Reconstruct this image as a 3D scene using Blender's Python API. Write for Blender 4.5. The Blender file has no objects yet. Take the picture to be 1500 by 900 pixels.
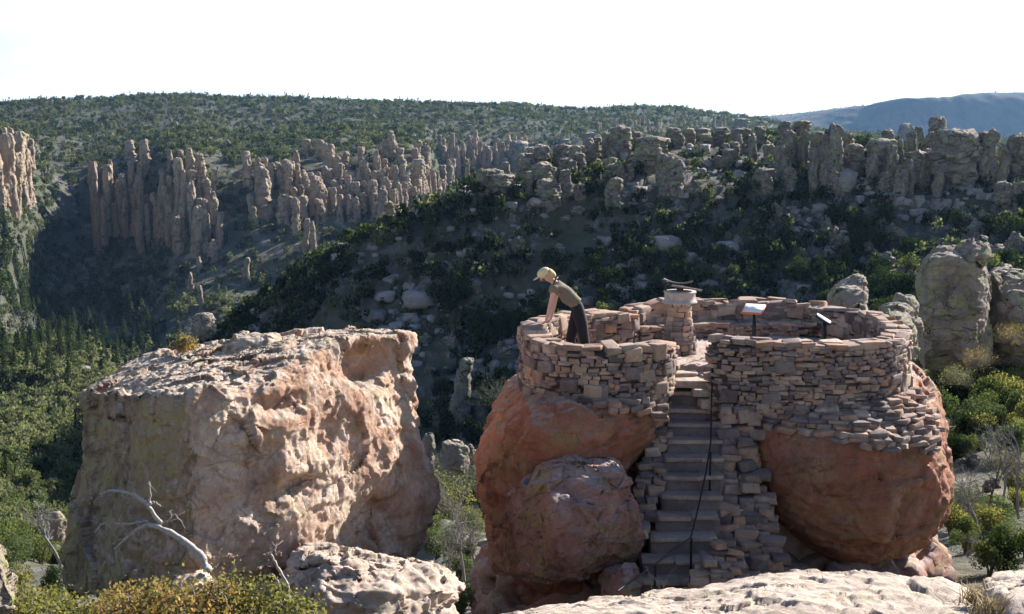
import bpy, bmesh, math, random
import numpy as np
from mathutils import Vector, Matrix
R = math.radians
PI = math.pi
rng = np.random.default_rng(7)
random.seed(7)
scene = bpy.context.scene
COL = scene.collection

# ------------------------------------------------------------------ camera model (photograph pixels -> points at a real distance)
F = 1608.0
PITCH = R(8.3)
CP, SP = math.cos(PITCH), math.sin(PITCH)
def P(px, py, Y):
    x = (px-750)/F; y = (450-py)/F
    dy = CP + y*SP; dz = -SP + y*CP
    k = Y/dy
    return np.array([x*k, Y, dz*k])
def zof(py, Y):
    y = (450-np.asarray(py, float))/F
    return Y*(-SP+y*CP)/(CP+y*SP)
def pxpy(p):
    x, y, z = p[..., 0], p[..., 1], p[..., 2]
    d = y*CP - z*SP; up = y*SP + z*CP
    return 750+F*x/d, 450-F*up/d

# ------------------------------------------------------------------ numpy noise
_perm = np.random.default_rng(1).permutation(256).astype(np.int64)
_perm = np.concatenate([_perm, _perm, _perm])
_g = np.random.default_rng(2).normal(size=(256, 3)); _g /= np.linalg.norm(_g, axis=1)[:, None]
def perlin(p):
    p = np.asarray(p, float)
    i = np.floor(p).astype(np.int64); f = p-i; i &= 255
    u = f*f*f*(f*(f*6-15)+10)
    out = 0
    for dx in (0, 1):
        for dy in (0, 1):
            for dz in (0, 1):
                h = _perm[_perm[_perm[(i[:, 0]+dx) & 255]+((i[:, 1]+dy) & 255)]+((i[:, 2]+dz) & 255)]
                g = _g[h]
                d = g[:, 0]*(f[:, 0]-dx)+g[:, 1]*(f[:, 1]-dy)+g[:, 2]*(f[:, 2]-dz)
                w = (u[:, 0] if dx else 1-u[:, 0])*(u[:, 1] if dy else 1-u[:, 1])*(u[:, 2] if dz else 1-u[:, 2])
                out = out+w*d
    return out*1.5
def fbm(p, o=4, gain=.5, lac=2.03):
    a, s, t = 1., 0, 0
    for k in range(o):
        s = s+a*perlin(p*lac**k+17.3*k); t += a; a *= gain
    return s/t
def ridged(p, o=4, gain=.5):
    a, s, t = 1., 0, 0
    for k in range(o):
        s = s+a*(1-2*np.abs(perlin(p*2.07**k+9.1*k))); t += a; a *= gain
    return s/t
def worley(p):
    """F1 distance and the nearest cell's random value"""
    i = np.floor(p).astype(np.int64); best = np.full(len(p), 9.); val = np.zeros(len(p)); b2 = np.full(len(p), 9.)
    for dx in (-1, 0, 1):
        for dy in (-1, 0, 1):
            for dz in (-1, 0, 1):
                c = i+np.array([dx, dy, dz]); cc = c & 255
                h = _perm[_perm[_perm[cc[:, 0]]+cc[:, 1]]+cc[:, 2]]
                q = c+.5+_g[h]*.5
                d = np.linalg.norm(p-q, axis=1)
                m = d < best
                b2 = np.where(m, best, np.minimum(b2, d))
                val = np.where(m, h/255., val); best = np.where(m, d, best)
    return best, b2, val

def chisel(p, warp=.25, seed=0):
    """broken planes: every cell of a warped cell pattern gets its own height and tilt"""
    p = p+seed*3.3+warp*np.stack([fbm(p*1.3+i*31, 2) for i in range(3)], 1)
    i = np.floor(p).astype(np.int64); best = np.full(len(p), 9.); out = np.zeros(len(p))
    for dx in (-1, 0, 1):
        for dy in (-1, 0, 1):
            for dz in (-1, 0, 1):
                c = i+np.array([dx, dy, dz]); cc = c & 255
                h = _perm[_perm[_perm[cc[:, 0]]+cc[:, 1]]+cc[:, 2]]
                dv = p-(c+.5+_g[h]*.5); d = np.linalg.norm(dv, axis=1); m = d < best
                out = np.where(m, (_g[(h*7+3) & 255]*dv).sum(1)*.75+(h/255.-.5)*.5, out); best = np.where(m, d, best)
    return out
# ------------------------------------------------------------------ mesh helpers
def mesh_np(name, V, Fa, mat=None, smooth=True, attr=None):
    """V (n,3); Fa list of (m,k) int arrays (all faces of a list entry have the same number of corners)"""
    me = bpy.data.meshes.new(name)
    if not isinstance(Fa, list): Fa = [Fa]
    Fa = [np.asarray(f, np.int32) for f in Fa if len(f)]
    loops = np.concatenate([f.ravel() for f in Fa])
    sizes = np.concatenate([np.full(len(f), f.shape[1], np.int32) for f in Fa])
    starts = np.concatenate([[0], np.cumsum(sizes)[:-1]]).astype(np.int32)
    me.vertices.add(len(V)); me.vertices.foreach_set('co', np.asarray(V, np.float32).ravel())
    me.loops.add(len(loops)); me.loops.foreach_set('vertex_index', loops)
    me.polygons.add(len(sizes)); me.polygons.foreach_set('loop_start', starts)
    me.update(calc_edges=True)
    if smooth: me.polygons.foreach_set('use_smooth', np.ones(len(sizes), bool))
    if attr is not None:
        for k, a in attr.items():
            at = me.attributes.new(k, 'FLOAT', 'POINT'); at.data.foreach_set('value', np.asarray(a, np.float32))
    if mat is not None:
        for m in (mat if isinstance(mat, (list, tuple)) else [mat]): me.materials.append(m)
    return me
def obj(name, me, parent=None):
    o = bpy.data.objects.new(name, me); COL.objects.link(o)
    if parent is not None: o.parent = parent
    return o
def tag(o, label=None, cat=None, group=None, kind=None):
    if label: o['label'] = label
    if cat:
        o['category'] = cat
        if not kind: o['kind'] = 'thing'
    if group: o['group'] = group
    if kind: o['kind'] = kind
    return o
def empty(name, loc, label, cat, group=None):
    o = bpy.data.objects.new(name, None); COL.objects.link(o); o.location = Vector(loc); o.empty_display_size = .1
    return tag(o, label, cat, group)
def part(name, me, parent):
    """a child whose mesh is in world coordinates"""
    o = obj(name, me, parent)
    L = Vector((0, 0, 0)); q = parent
    while q is not None: L += q.location; q = q.parent
    o.location = -L
    return o
def recenter(o):
    """move a top-level world-space mesh's origin to its base"""
    me = o.data; n = len(me.vertices); co = np.empty(n*3, np.float32); me.vertices.foreach_get('co', co); co = co.reshape(-1, 3)
    c = np.array([co[:, 0].mean(), co[:, 1].mean(), co[:, 2].min()]); co -= c
    me.vertices.foreach_set('co', co.ravel()); me.update(); o.location = Vector(c.tolist()); return o
class MB:
    def __init__(s): s.V = []; s.F = {}; s.n = 0; s.T = []
    def add(s, V, Fs, t=0.):
        V = np.asarray(V, float); Fs = np.asarray(Fs)
        s.V.append(V); s.F.setdefault(Fs.shape[1], []).append(Fs+s.n); s.n += len(V); s.T.append(np.full(len(V), t))
    def mesh(s, name, mat, smooth=True):
        return mesh_np(name, np.concatenate(s.V), [np.concatenate(v) for v in s.F.values()], mat, smooth, {'tint': np.concatenate(s.T)})
    def tube(s, pts, rad, n=8, cap=True, t=0.):
        pts = np.asarray(pts, float); m = len(pts); rad = np.broadcast_to(np.asarray(rad, float), (m,))
        T = np.gradient(pts, axis=0); T /= np.linalg.norm(T, axis=1)[:, None]+1e-9
        a = np.array([0, 0, 1.]) if abs(T[0, 2]) < .9 else np.array([1., 0, 0])
        Ns = []
        for i in range(m):
            a = a-T[i]*a.dot(T[i]); a /= np.linalg.norm(a)+1e-9; Ns.append(a)
        Ns = np.array(Ns); B = np.cross(T, Ns)
        an = np.arange(n)*2*PI/n
        V = pts[:, None]+rad[:, None, None]*(np.cos(an)[None, :, None]*Ns[:, None]+np.sin(an)[None, :, None]*B[:, None])
        i, j = np.meshgrid(np.arange(m-1), np.arange(n), indexing='ij'); i = i.ravel(); j = j.ravel(); k = (j+1) % n
        V = V.reshape(-1, 3)
        s.add(V, np.stack([i*n+j, i*n+k, (i+1)*n+k, (i+1)*n+j], 1), t)
        if cap:
            for e, o_ in ((0, 0), (m-1, (m-1)*n)):
                c = len(V); ring = V[o_:o_+n]
                f = np.array([[0, 1+(q+1) % n, 1+q] if e == 0 else [0, 1+q, 1+(q+1) % n] for q in range(n)])
                s.add(np.vstack([pts[e][None], ring]), f, t)
    def box(s, c, d, rot=None, t=0.):
        V = np.array([[x, y, z] for x in (-.5, .5) for y in (-.5, .5) for z in (-.5, .5)])*np.array(d)
        if rot is not None: V = V@np.array(rot).T
        s.add(V+np.array(c), [[0, 1, 3, 2], [4, 6, 7, 5], [0, 4, 5, 1], [2, 3, 7, 6], [0, 2, 6, 4], [1, 5, 7, 3]], t)
def grid_faces(nr, nc, wrap=False):
    i, j = np.meshgrid(np.arange(nr-1), np.arange(nc if wrap else nc-1), indexing='ij'); i = i.ravel(); j = j.ravel(); k = (j+1) % nc
    return np.stack([i*nc+j, i*nc+k, (i+1)*nc+k, (i+1)*nc+j], 1)
def grid_normals(V, wrap):
    if wrap: du = np.roll(V, -1, 1)-np.roll(V, 1, 1)
    else: du = np.gradient(V, axis=1)
    dv = np.gradient(V, axis=0)
    N = np.cross(du, dv); l = np.linalg.norm(N, axis=2)
    N = N/(l[..., None]+1e-12); return N

# rock built as stacked outlines: every outline is K points (x, y, z), bottom first
def cut_planes(G, n, q=(.86, .97), amt=.92, seed=0, zmax=.9):
    r = np.random.default_rng(seed+100); c = G.reshape(-1, 3).mean(0)
    for _ in range(n):
        d = r.normal(size=3); d /= np.linalg.norm(d)
        if abs(d[2]) > zmax: continue
        pr = (G-c)@d; h = np.quantile(pr, r.uniform(*q)); ex = np.maximum(pr-h, 0)
        G = G-ex[..., None]*d*amt
    return G
def loft(rings, nu, nv, disp=None, soft=.03, topcap=True, rise=.08, botcap=True, seed=0, cuts=0, cutq=(.86, .97)):
    rings = [np.asarray(r, float) for r in rings]
    if topcap:
        c = rings[-1].mean(0); up = np.array([0, 0, rise])
        rings += [c+(rings[-1]-c)*.7+up*.7, c+(rings[-1]-c)*.35+up, c+(rings[-1]-c)*.02+up]
    if botcap:
        c = rings[0].mean(0); rings = [c+(rings[0]-c)*.02, c+(rings[0]-c)*.6]+rings
    A = np.stack(rings)                       # R,K,3
    Rn, K = A.shape[:2]
    # outline: sample by arc length of the mean outline, then soften corners
    per = np.linalg.norm(np.roll(A, -1, 1)-A, axis=2).mean(0); s = np.concatenate([[0], np.cumsum(per)]); u = np.linspace(0, s[-1], nu, endpoint=False)
    k = np.clip(np.searchsorted(s, u, side='right')-1, 0, K-1); f = (u-s[k])/per[k]
    G = A[:, k]*(1-f)[None, :, None]+A[:, (k+1) % K]*f[None, :, None]
    w = max(1, int(soft*nu))
    for _ in range(2):
        G = sum(np.roll(G, q, 1) for q in range(-w, w+1))/(2*w+1)
    hs = np.linalg.norm(np.diff(G, axis=0), axis=2).mean(1)+1e-6; s = np.concatenate([[0], np.cumsum(hs)]); v = np.linspace(0, s[-1], nv)
    k = np.clip(np.searchsorted(s, v, side='right')-1, 0, Rn-2+(0)); k = np.minimum(k, len(G)-2); f = (v-s[k])/hs[k]
    G = G[k]*(1-f)[:, None, None]+G[k+1]*f[:, None, None]
    w = max(1, int(soft*nv))
    for _ in range(2):
        pad = np.concatenate([np.repeat(G[:1], w, 0), G, np.repeat(G[-1:], w, 0)])
        G = sum(pad[w+q:w+q+nv] for q in range(-w, w+1))/(2*w+1)
    if cuts: G = cut_planes(G, cuts, cutq, seed=seed)
    if disp is not None:
        for d in (disp if isinstance(disp, (list, tuple)) else [disp]):
            N = grid_normals(G, True)
            G = G+N*d(G.reshape(-1, 3)+seed*13.7, N.reshape(-1, 3)).reshape(nv, nu, 1)
    return G.reshape(-1, 3), grid_faces(nv, nu, True)
def disp_rock(a1=.2, s1=.8, a2=.06, s2=3., a3=.02, s3=12., blk=.0, bs=1.6, strat=0., ss=5., chi=1.):
    def d1(p, n):
        r = a1*fbm(p*s1, 3)+chi*a1*.9*chisel(p*s1*1.2*np.array([1, 1, 1.3]))
        if blk:
            q = p*bs+.35*np.stack([fbm(p*bs*1.2+i*31, 2) for i in range(3)], 1)
            b, b2, v = worley(q*np.array([1, 1, 1.2])); r = r+blk*(v-.5)+blk*.8*np.minimum((b2-b)*1.5, .5)-blk*.4
        return r
    def d2(p, n):
        r = a2*(.25*ridged(p*s2, 3)+.4*fbm(p*s2*1.3+7, 3)+chi*1.1*chisel(p*s2*np.array([1, 1, 1.5])))
        if strat:
            z = p[:, 2]*ss+fbm(p*.9, 3)*1.6
            r = r+strat*(np.abs((z % 1)-.5)*2-.5)*(1-np.abs(n[:, 2]))
        return r
    def d3(p, n): return a3*(.8*fbm(p*s3, 3)+chi*.8*chisel(p*s3*.7))-a3*.8*np.maximum(0, ridged(p*s3*.45, 2)-.6)*3
    return [d1, d2, d3]

# ------------------------------------------------------------------ node materials
class NM:
    def __init__(s, name):
        s.m = bpy.data.materials.new(name); s.m.use_nodes = True; s.t = s.m.node_tree; s.t.nodes.clear()
        s.out = s.n('ShaderNodeOutputMaterial')
        s.tc = s.n('ShaderNodeTexCoord'); s.geo = s.n('ShaderNodeNewGeometry')
    def n(s, typ, **kw):
        nd = s.t.nodes.new(typ)
        for k, v in kw.items(): setattr(nd, k, v)
        return nd
    def l(s, a, b): s.t.links.new(a, b)
    def set(s, sock, v):
        if isinstance(v, bpy.types.NodeSocket): s.l(v, sock)
        elif isinstance(v, (tuple, list)) and len(v) == 3 and sock.type == 'RGBA': sock.default_value = (*v, 1)
        else: sock.default_value = v
    def noise(s, scale, detail=6, rough=.6, dist=0., vec=None, out=0):
        nd = s.n('ShaderNodeTexNoise'); nd.inputs['Scale'].default_value = scale; nd.inputs['Detail'].default_value = detail
        nd.inputs['Roughness'].default_value = rough; nd.inputs['Distortion'].default_value = dist
        s.l(vec if vec is not None else s.pos(), nd.inputs['Vector']); return nd.outputs[out]
    def voro(s, scale, feat='F1', vec=None, out='Distance'):
        nd = s.n('ShaderNodeTexVoronoi', feature=feat); nd.inputs['Scale'].default_value = scale
        s.l(vec if vec is not None else s.pos(), nd.inputs['Vector']); return nd.outputs[out]
    def pos(s): return s.tc.outputs['Object']
    def scale(s, v, xyz):
        nd = s.n('ShaderNodeVectorMath', operation='MULTIPLY'); s.l(v, nd.inputs[0]); nd.inputs[1].default_value = xyz; return nd.outputs[0]
    def math(s, op, a, b=0., c=None, clamp=False):
        nd = s.n('ShaderNodeMath', operation=op, use_clamp=clamp); s.set(nd.inputs[0], a); s.set(nd.inputs[1], b)
        if c is not None: s.set(nd.inputs[2], c)
        return nd.outputs[0]
    def ramp(s, v, a, b, lo=0., hi=1.):
        nd = s.n('ShaderNodeMapRange', interpolation_type='SMOOTHSTEP'); s.set(nd.inputs[0], v)
        for i, q in enumerate((a, b, lo, hi)): nd.inputs[i+1].default_value = q
        return nd.outputs[0]
    def mix(s, f, a, b, mode='MIX'):
        nd = s.n('ShaderNodeMix', data_type='RGBA', blend_type=mode); s.set(nd.inputs[0], f); s.set(nd.inputs[6], a); s.set(nd.inputs[7], b); return nd.outputs[2]
    def attr(s, k):
        nd = s.n('ShaderNodeAttribute', attribute_name=k); return nd.outputs['Fac']
    def objrand(s): return s.n('ShaderNodeObjectInfo').outputs['Random']
    def warp(s, v, sc, amt):
        nd = s.n('ShaderNodeTexNoise'); nd.inputs['Scale'].default_value = sc; nd.inputs['Detail'].default_value = 4; s.l(v, nd.inputs['Vector'])
        a = s.n('ShaderNodeVectorMath', operation='MULTIPLY_ADD'); s.l(nd.outputs['Color'], a.inputs[0]); a.inputs[1].default_value = (amt,)*3; s.l(v, a.inputs[2]); return a.outputs[0]
    def cramp(s, v, stops):
        nd = s.n('ShaderNodeValToRGB'); s.set(nd.inputs[0], v); e = nd.color_ramp.elements
        while len(e) < len(stops): e.new(.5)
        for q, (p, c) in zip(e, stops): q.position = p; q.color = (*c, 1)
        return nd.outputs[0]
    def nz(s):
        nd = s.n('ShaderNodeSeparateXYZ'); s.l(s.geo.outputs['Normal'], nd.inputs[0]); return nd.outputs[2]
    def bump(s, h, strength, dist, nrm=None):
        nd = s.n('ShaderNodeBump'); nd.inputs['Strength'].default_value = strength; nd.inputs['Distance'].default_value = dist
        s.l(h, nd.inputs['Height'])
        if nrm is not None: s.l(nrm, nd.inputs['Normal'])
        return nd.outputs[0]
    def bsdf(s, col, rough=.9, nrm=None, metal=0., spec=.2):
        b = s.n('ShaderNodeBsdfPrincipled'); s.set(b.inputs['Base Color'], col); s.set(b.inputs['Roughness'], rough); b.inputs['Metallic'].default_value = metal
        b.inputs['Specular IOR Level'].default_value = spec
        if nrm is not None: s.l(nrm, b.inputs['Normal'])
        s.l(b.outputs[0], s.out.inputs[0]); s.b = b; return s.m

def rock_mat(name, A, B, dark, lichen=(.30, .31, .09), lich=.3, top=None, topf=.8, sc=1., bump=.6, pale=None, palef=.0, tint=False, streak=0., lichen_side=None, cw=1., ca=.4):
    m = NM(name)
    n1 = m.noise(1.1*sc, 8, .62, .4); n2 = m.noise(6*sc, 6, .7); n3 = m.noise(26*sc, 5, .75)
    c = m.mix(m.ramp(n1, .38, .62), A, B)
    c = m.mix(m.ramp(n2, .45, .8, 0, .55), c, dark)
    if pale is not None: c = m.mix(m.ramp(m.noise(2.3*sc, 8, .75, .8), .5, .66, 0, palef), c, pale)
    if streak:
        v = m.scale(m.pos(), (3*sc, 3*sc, .35*sc)); c = m.mix(m.ramp(m.noise(1.6, 5, .7, vec=v), .5, .75, 0, streak), c, dark)
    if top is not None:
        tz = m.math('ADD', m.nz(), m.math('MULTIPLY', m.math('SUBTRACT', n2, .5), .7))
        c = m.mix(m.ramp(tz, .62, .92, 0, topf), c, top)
    if lichen_side:  # brown and yellow lichen tones on faces turned left and forward
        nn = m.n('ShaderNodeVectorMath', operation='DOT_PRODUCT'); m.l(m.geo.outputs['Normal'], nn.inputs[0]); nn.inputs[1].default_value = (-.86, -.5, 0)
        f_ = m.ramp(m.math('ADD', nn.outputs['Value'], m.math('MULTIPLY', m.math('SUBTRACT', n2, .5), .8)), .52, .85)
        c = m.mix(f_, c, m.mix(m.ramp(n2, .4, .62), lichen_side[0], m.mix(m.ramp(n1, .4, .6), lichen_side[1], lichen_side[2])))
    if lich:
        lm = m.math('MULTIPLY', m.ramp(m.noise(2.1*sc, 7, .72, .3), .5, .62), m.ramp(m.noise(11*sc, 4, .7), .35, .55))
        c = m.mix(m.math('MULTIPLY', lm, lich), c, lichen)
    c = m.mix(m.ramp(n3, .3, .7, 0, .38), c, m.mix(1., c, (.45, .42, .4), 'MULTIPLY'))
    wv = m.warp(m.scale(m.pos(), (1, 1, 1.5)), 1.3*sc, .5/sc)
    cr = m.math('MULTIPLY', m.ramp(m.voro(1.5*sc, 'DISTANCE_TO_EDGE', vec=wv), 0, .014*cw, 1, 0), m.ramp(m.noise(1.1*sc, 4, .6), .46, .56))
    cr2 = m.math('MULTIPLY', m.ramp(m.voro(6.*sc, 'DISTANCE_TO_EDGE', vec=wv), 0, .022*cw, 1, 0), m.ramp(m.noise(2.6*sc, 4, .6), .50, .60))
    cr = m.math('MAXIMUM', cr, m.math('MULTIPLY', cr2, .7))
    pit = m.ramp(m.noise(15*sc, 4, .8, .6), .60, .70); cr = m.math('MAXIMUM', cr, m.math('MULTIPLY', pit, .45))
    c = m.mix(m.math('MULTIPLY', cr, ca), c, m.mix(1., c, (.16, .13, .12), 'MULTIPLY'))
    c = m.mix(m.ramp(m.noise(.8*sc, 7, .7, 1.), .47, .60, 0, .6), c, m.mix(1., c, (.58, .56, .56), 'MULTIPLY'))
    c = m.mix(m.ramp(m.noise(9*sc, 5, .8), .52, .68, 0, .45), c, m.mix(1., c, (1.35, 1.35, 1.32), 'MULTIPLY'))
    if tint:
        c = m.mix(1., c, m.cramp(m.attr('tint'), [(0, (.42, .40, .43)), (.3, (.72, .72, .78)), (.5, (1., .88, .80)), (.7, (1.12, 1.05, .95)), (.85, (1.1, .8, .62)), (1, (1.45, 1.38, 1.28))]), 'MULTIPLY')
    h = m.math('ADD', m.math('MULTIPLY', n2, .6), m.math('MULTIPLY', n3, .35)); h = m.math('SUBTRACT', h, m.math('MULTIPLY', cr, ca))
    h = m.math('ADD', h, m.math('MULTIPLY', m.noise(90*sc, 3, .7), .2))
    return m.bsdf(c, .92, m.bump(h, bump, .05/sc))
def leaf_mat(name, stops, trans=.35, byobj=.0, extra=None):
    m = NM(name)
    t = m.attr('tint')
    c = m.cramp(t, stops)
    if byobj:
        r = m.objrand(); c = m.mix(m.math('MULTIPLY', m.ramp(r, 0, 1), byobj), c, m.mix(1., c, (1.5, 1.35, .8), 'MULTIPLY'))
    d = m.n('ShaderNodeBsdfDiffuse'); tr = m.n('ShaderNodeBsdfTranslucent'); mx = m.n('ShaderNodeMixShader')
    m.l(c, d.inputs[0]); m.l(m.mix(1., c, (1.2, 1.3, .7), 'MULTIPLY'), tr.inputs[0]); mx.inputs[0].default_value = trans
    m.l(d.outputs[0], mx.inputs[1]); m.l(tr.outputs[0], mx.inputs[2]); m.l(mx.outputs[0], m.out.inputs[0]); return m.m
def plain(name, col, rough=.7, metal=0., vary=.15, sc=8, bump=0.):
    m = NM(name); n = m.noise(sc, 5, .65)
    c = m.mix(m.ramp(n, .3, .7, 0, vary*2), col, tuple(x*.55 for x in col))
    return m.bsdf(c, rough, m.bump(n, bump, .02) if bump else None, metal, .4)
HAZE, EXPO = .00005, 1.35
# ------------------------------------------------------------------ materials
M_GROUND = None
def ground_material():
    m = NM('hill_ground')
    p = m.pos()
    n1 = m.noise(.02, 8, .65, .3, p); n2 = m.noise(.11, 7, .7, 0, p); n3 = m.noise(.7, 6, .7, 0, p); n4 = m.noise(4., 5, .7, 0, p)
    rock = m.mix(m.ramp(n3, .35, .65), (.17, .145, .14), (.38, .34, .32))
    soil = m.mix(m.ramp(n3, .35, .65), (.13, .11, .07), (.22, .19, .12))
    c = m.mix(m.ramp(m.math('ADD', n2, m.math('MULTIPLY', n3, .5)), .66, .80), soil, rock)
    steep = m.ramp(m.nz(), .42, .68, 1, 0)
    cliff = m.mix(m.ramp(m.noise(.35, 6, .7, vec=m.scale(p, (1, 1, .15))), .4, .62), (.11, .095, .075), (.045, .05, .03)); c = m.mix(m.math('MULTIPLY', steep, .8), c, cliff)
    scrub = m.ramp(m.math('ADD', m.math('MULTIPLY', n3, .7), m.math('MULTIPLY', n1, .5)), .46, .62, 0, .8)
    c = m.mix(m.math('MULTIPLY', scrub, m.ramp(m.noise(.16, 6, .7, vec=p), .62, .52)), c, m.mix(n4, (.03, .045, .022), (.085, .098, .05)))
    c = m.mix(m.ramp(n4, .3, .7, 0, .5), c, m.mix(1., c, (.5, .48, .45), 'MULTIPLY'))
    sx = m.n('ShaderNodeSeparateXYZ'); m.l(p, sx.inputs[0]); forest = m.math('MAXIMUM', m.ramp(sx.outputs[1], 1700, 2300), m.ramp(sx.outputs[1], 480, 800, 0, .65))
    c = m.mix(forest, c, m.mix(m.ramp(m.noise(.03, 8, .7, vec=m.scale(p, (1, 1, .2))), .4, .6), (.025, .04, .028), (.07, .075, .055)))
    h = m.math('ADD', n3, m.math('MULTIPLY', n4, .3))
    return m.bsdf(c, .95, m.bump(h, .8, .5))
M_GROUND = ground_material()
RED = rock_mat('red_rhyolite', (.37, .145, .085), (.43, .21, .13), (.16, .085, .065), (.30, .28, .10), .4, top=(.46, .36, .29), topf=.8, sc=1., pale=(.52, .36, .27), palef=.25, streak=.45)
PINK = rock_mat('pink_rhyolite', (.52, .31, .21), (.68, .52, .40), (.33, .16, .10), (.36, .33, .10), .25, top=(.60, .50, .40), topf=.85, sc=1.05, pale=(.78, .66, .56), palef=.65, streak=.4, bump=1., ca=.2, lichen_side=((.40, .29, .19), (.42, .34, .15), (.24, .16, .11)))
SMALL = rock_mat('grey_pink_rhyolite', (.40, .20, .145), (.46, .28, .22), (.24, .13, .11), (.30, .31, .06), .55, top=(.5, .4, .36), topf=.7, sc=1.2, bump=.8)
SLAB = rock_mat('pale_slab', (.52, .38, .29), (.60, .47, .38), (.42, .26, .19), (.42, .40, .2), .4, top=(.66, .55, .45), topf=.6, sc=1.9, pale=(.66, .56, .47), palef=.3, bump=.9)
STONE = rock_mat('masonry_stone', (.37, .285, .245), (.46, .375, .31), (.26, .19, .165), (.3, .3, .15), .12, sc=2.5, tint=True, bump=.6)
MORTAR = plain('mortar', (.10, .075, .065), .95, 0, .3, 14, .6)
LICHEN = rock_mat('lichen_rock', (.29, .23, .18), (.36, .29, .23), (.13, .10, .09), (.33, .37, .12), .9, top=(.42, .36, .30), topf=.7, sc=.55, bump=.9, streak=.55, cw=1.6, ca=.8)
HOODOO = rock_mat('tan_pillar_rock', (.33, .24, .18), (.44, .35, .24), (.15, .10, .09), (.38, .37, .17), .5, top=(.5, .42, .33), topf=.6, sc=.22, bump=.9, streak=.6, cw=4, ca=.85)
CREST = rock_mat('lichen_pillar_rock', (.22, .19, .165), (.31, .27, .22), (.09, .075, .07), (.33, .38, .15), .9, top=(.5, .42, .34), topf=.8, sc=.3, bump=.9, streak=.6, cw=4, ca=.9)
GREYROCK = rock_mat('grey_boulder_rock', (.30, .265, .25), (.40, .36, .335), (.17, .145, .135), (.25, .28, .12), .5, sc=.35)
FOL_DARK = leaf_mat('shaded_oak_foliage', [(0, (.012, .022, .012)), (.5, (.028, .045, .022)), (1, (.055, .075, .035))], .3, .5)  # darker leaf copy, mostly for the shaded slope; shade put into the colour
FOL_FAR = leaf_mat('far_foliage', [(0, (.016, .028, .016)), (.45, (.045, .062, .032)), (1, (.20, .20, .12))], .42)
FOL_PINE = leaf_mat('pine_foliage', [(0, (.025, .042, .024)), (.5, (.05, .075, .04)), (1, (.10, .13, .07))], .3, .4)
FOL_LIT = leaf_mat('sunlit_scrub_foliage', [(0, (.045, .06, .027)), (.5, (.105, .13, .068)), (1, (.22, .24, .14))], .35, .5)  # lighter leaf copy, mostly for sunlit slopes; sunlight put into the colour
FOL_AUT = leaf_mat('autumn_foliage', [(0, (.07, .075, .03)), (.25, (.18, .16, .07)), (.5, (.32, .24, .11)), (.8, (.42, .22, .10)), (1, (.55, .40, .25))], .45)
FOL_YEL = leaf_mat('yellow_green_foliage', [(0, (.05, .06, .025)), (.4, (.17, .16, .075)), (.8, (.30, .27, .10)), (1, (.42, .30, .13))], .45)
BARK = plain('bark', (.13, .10, .08), .95, 0, .3, 20)
DEADWOOD = plain('dead_wood', (.50, .45, .40), .85, 0, .35, 25, .4)
GREYWOOD = plain('grey_branches', (.24, .22, .21), .9, 0, .3, 20)

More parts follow.
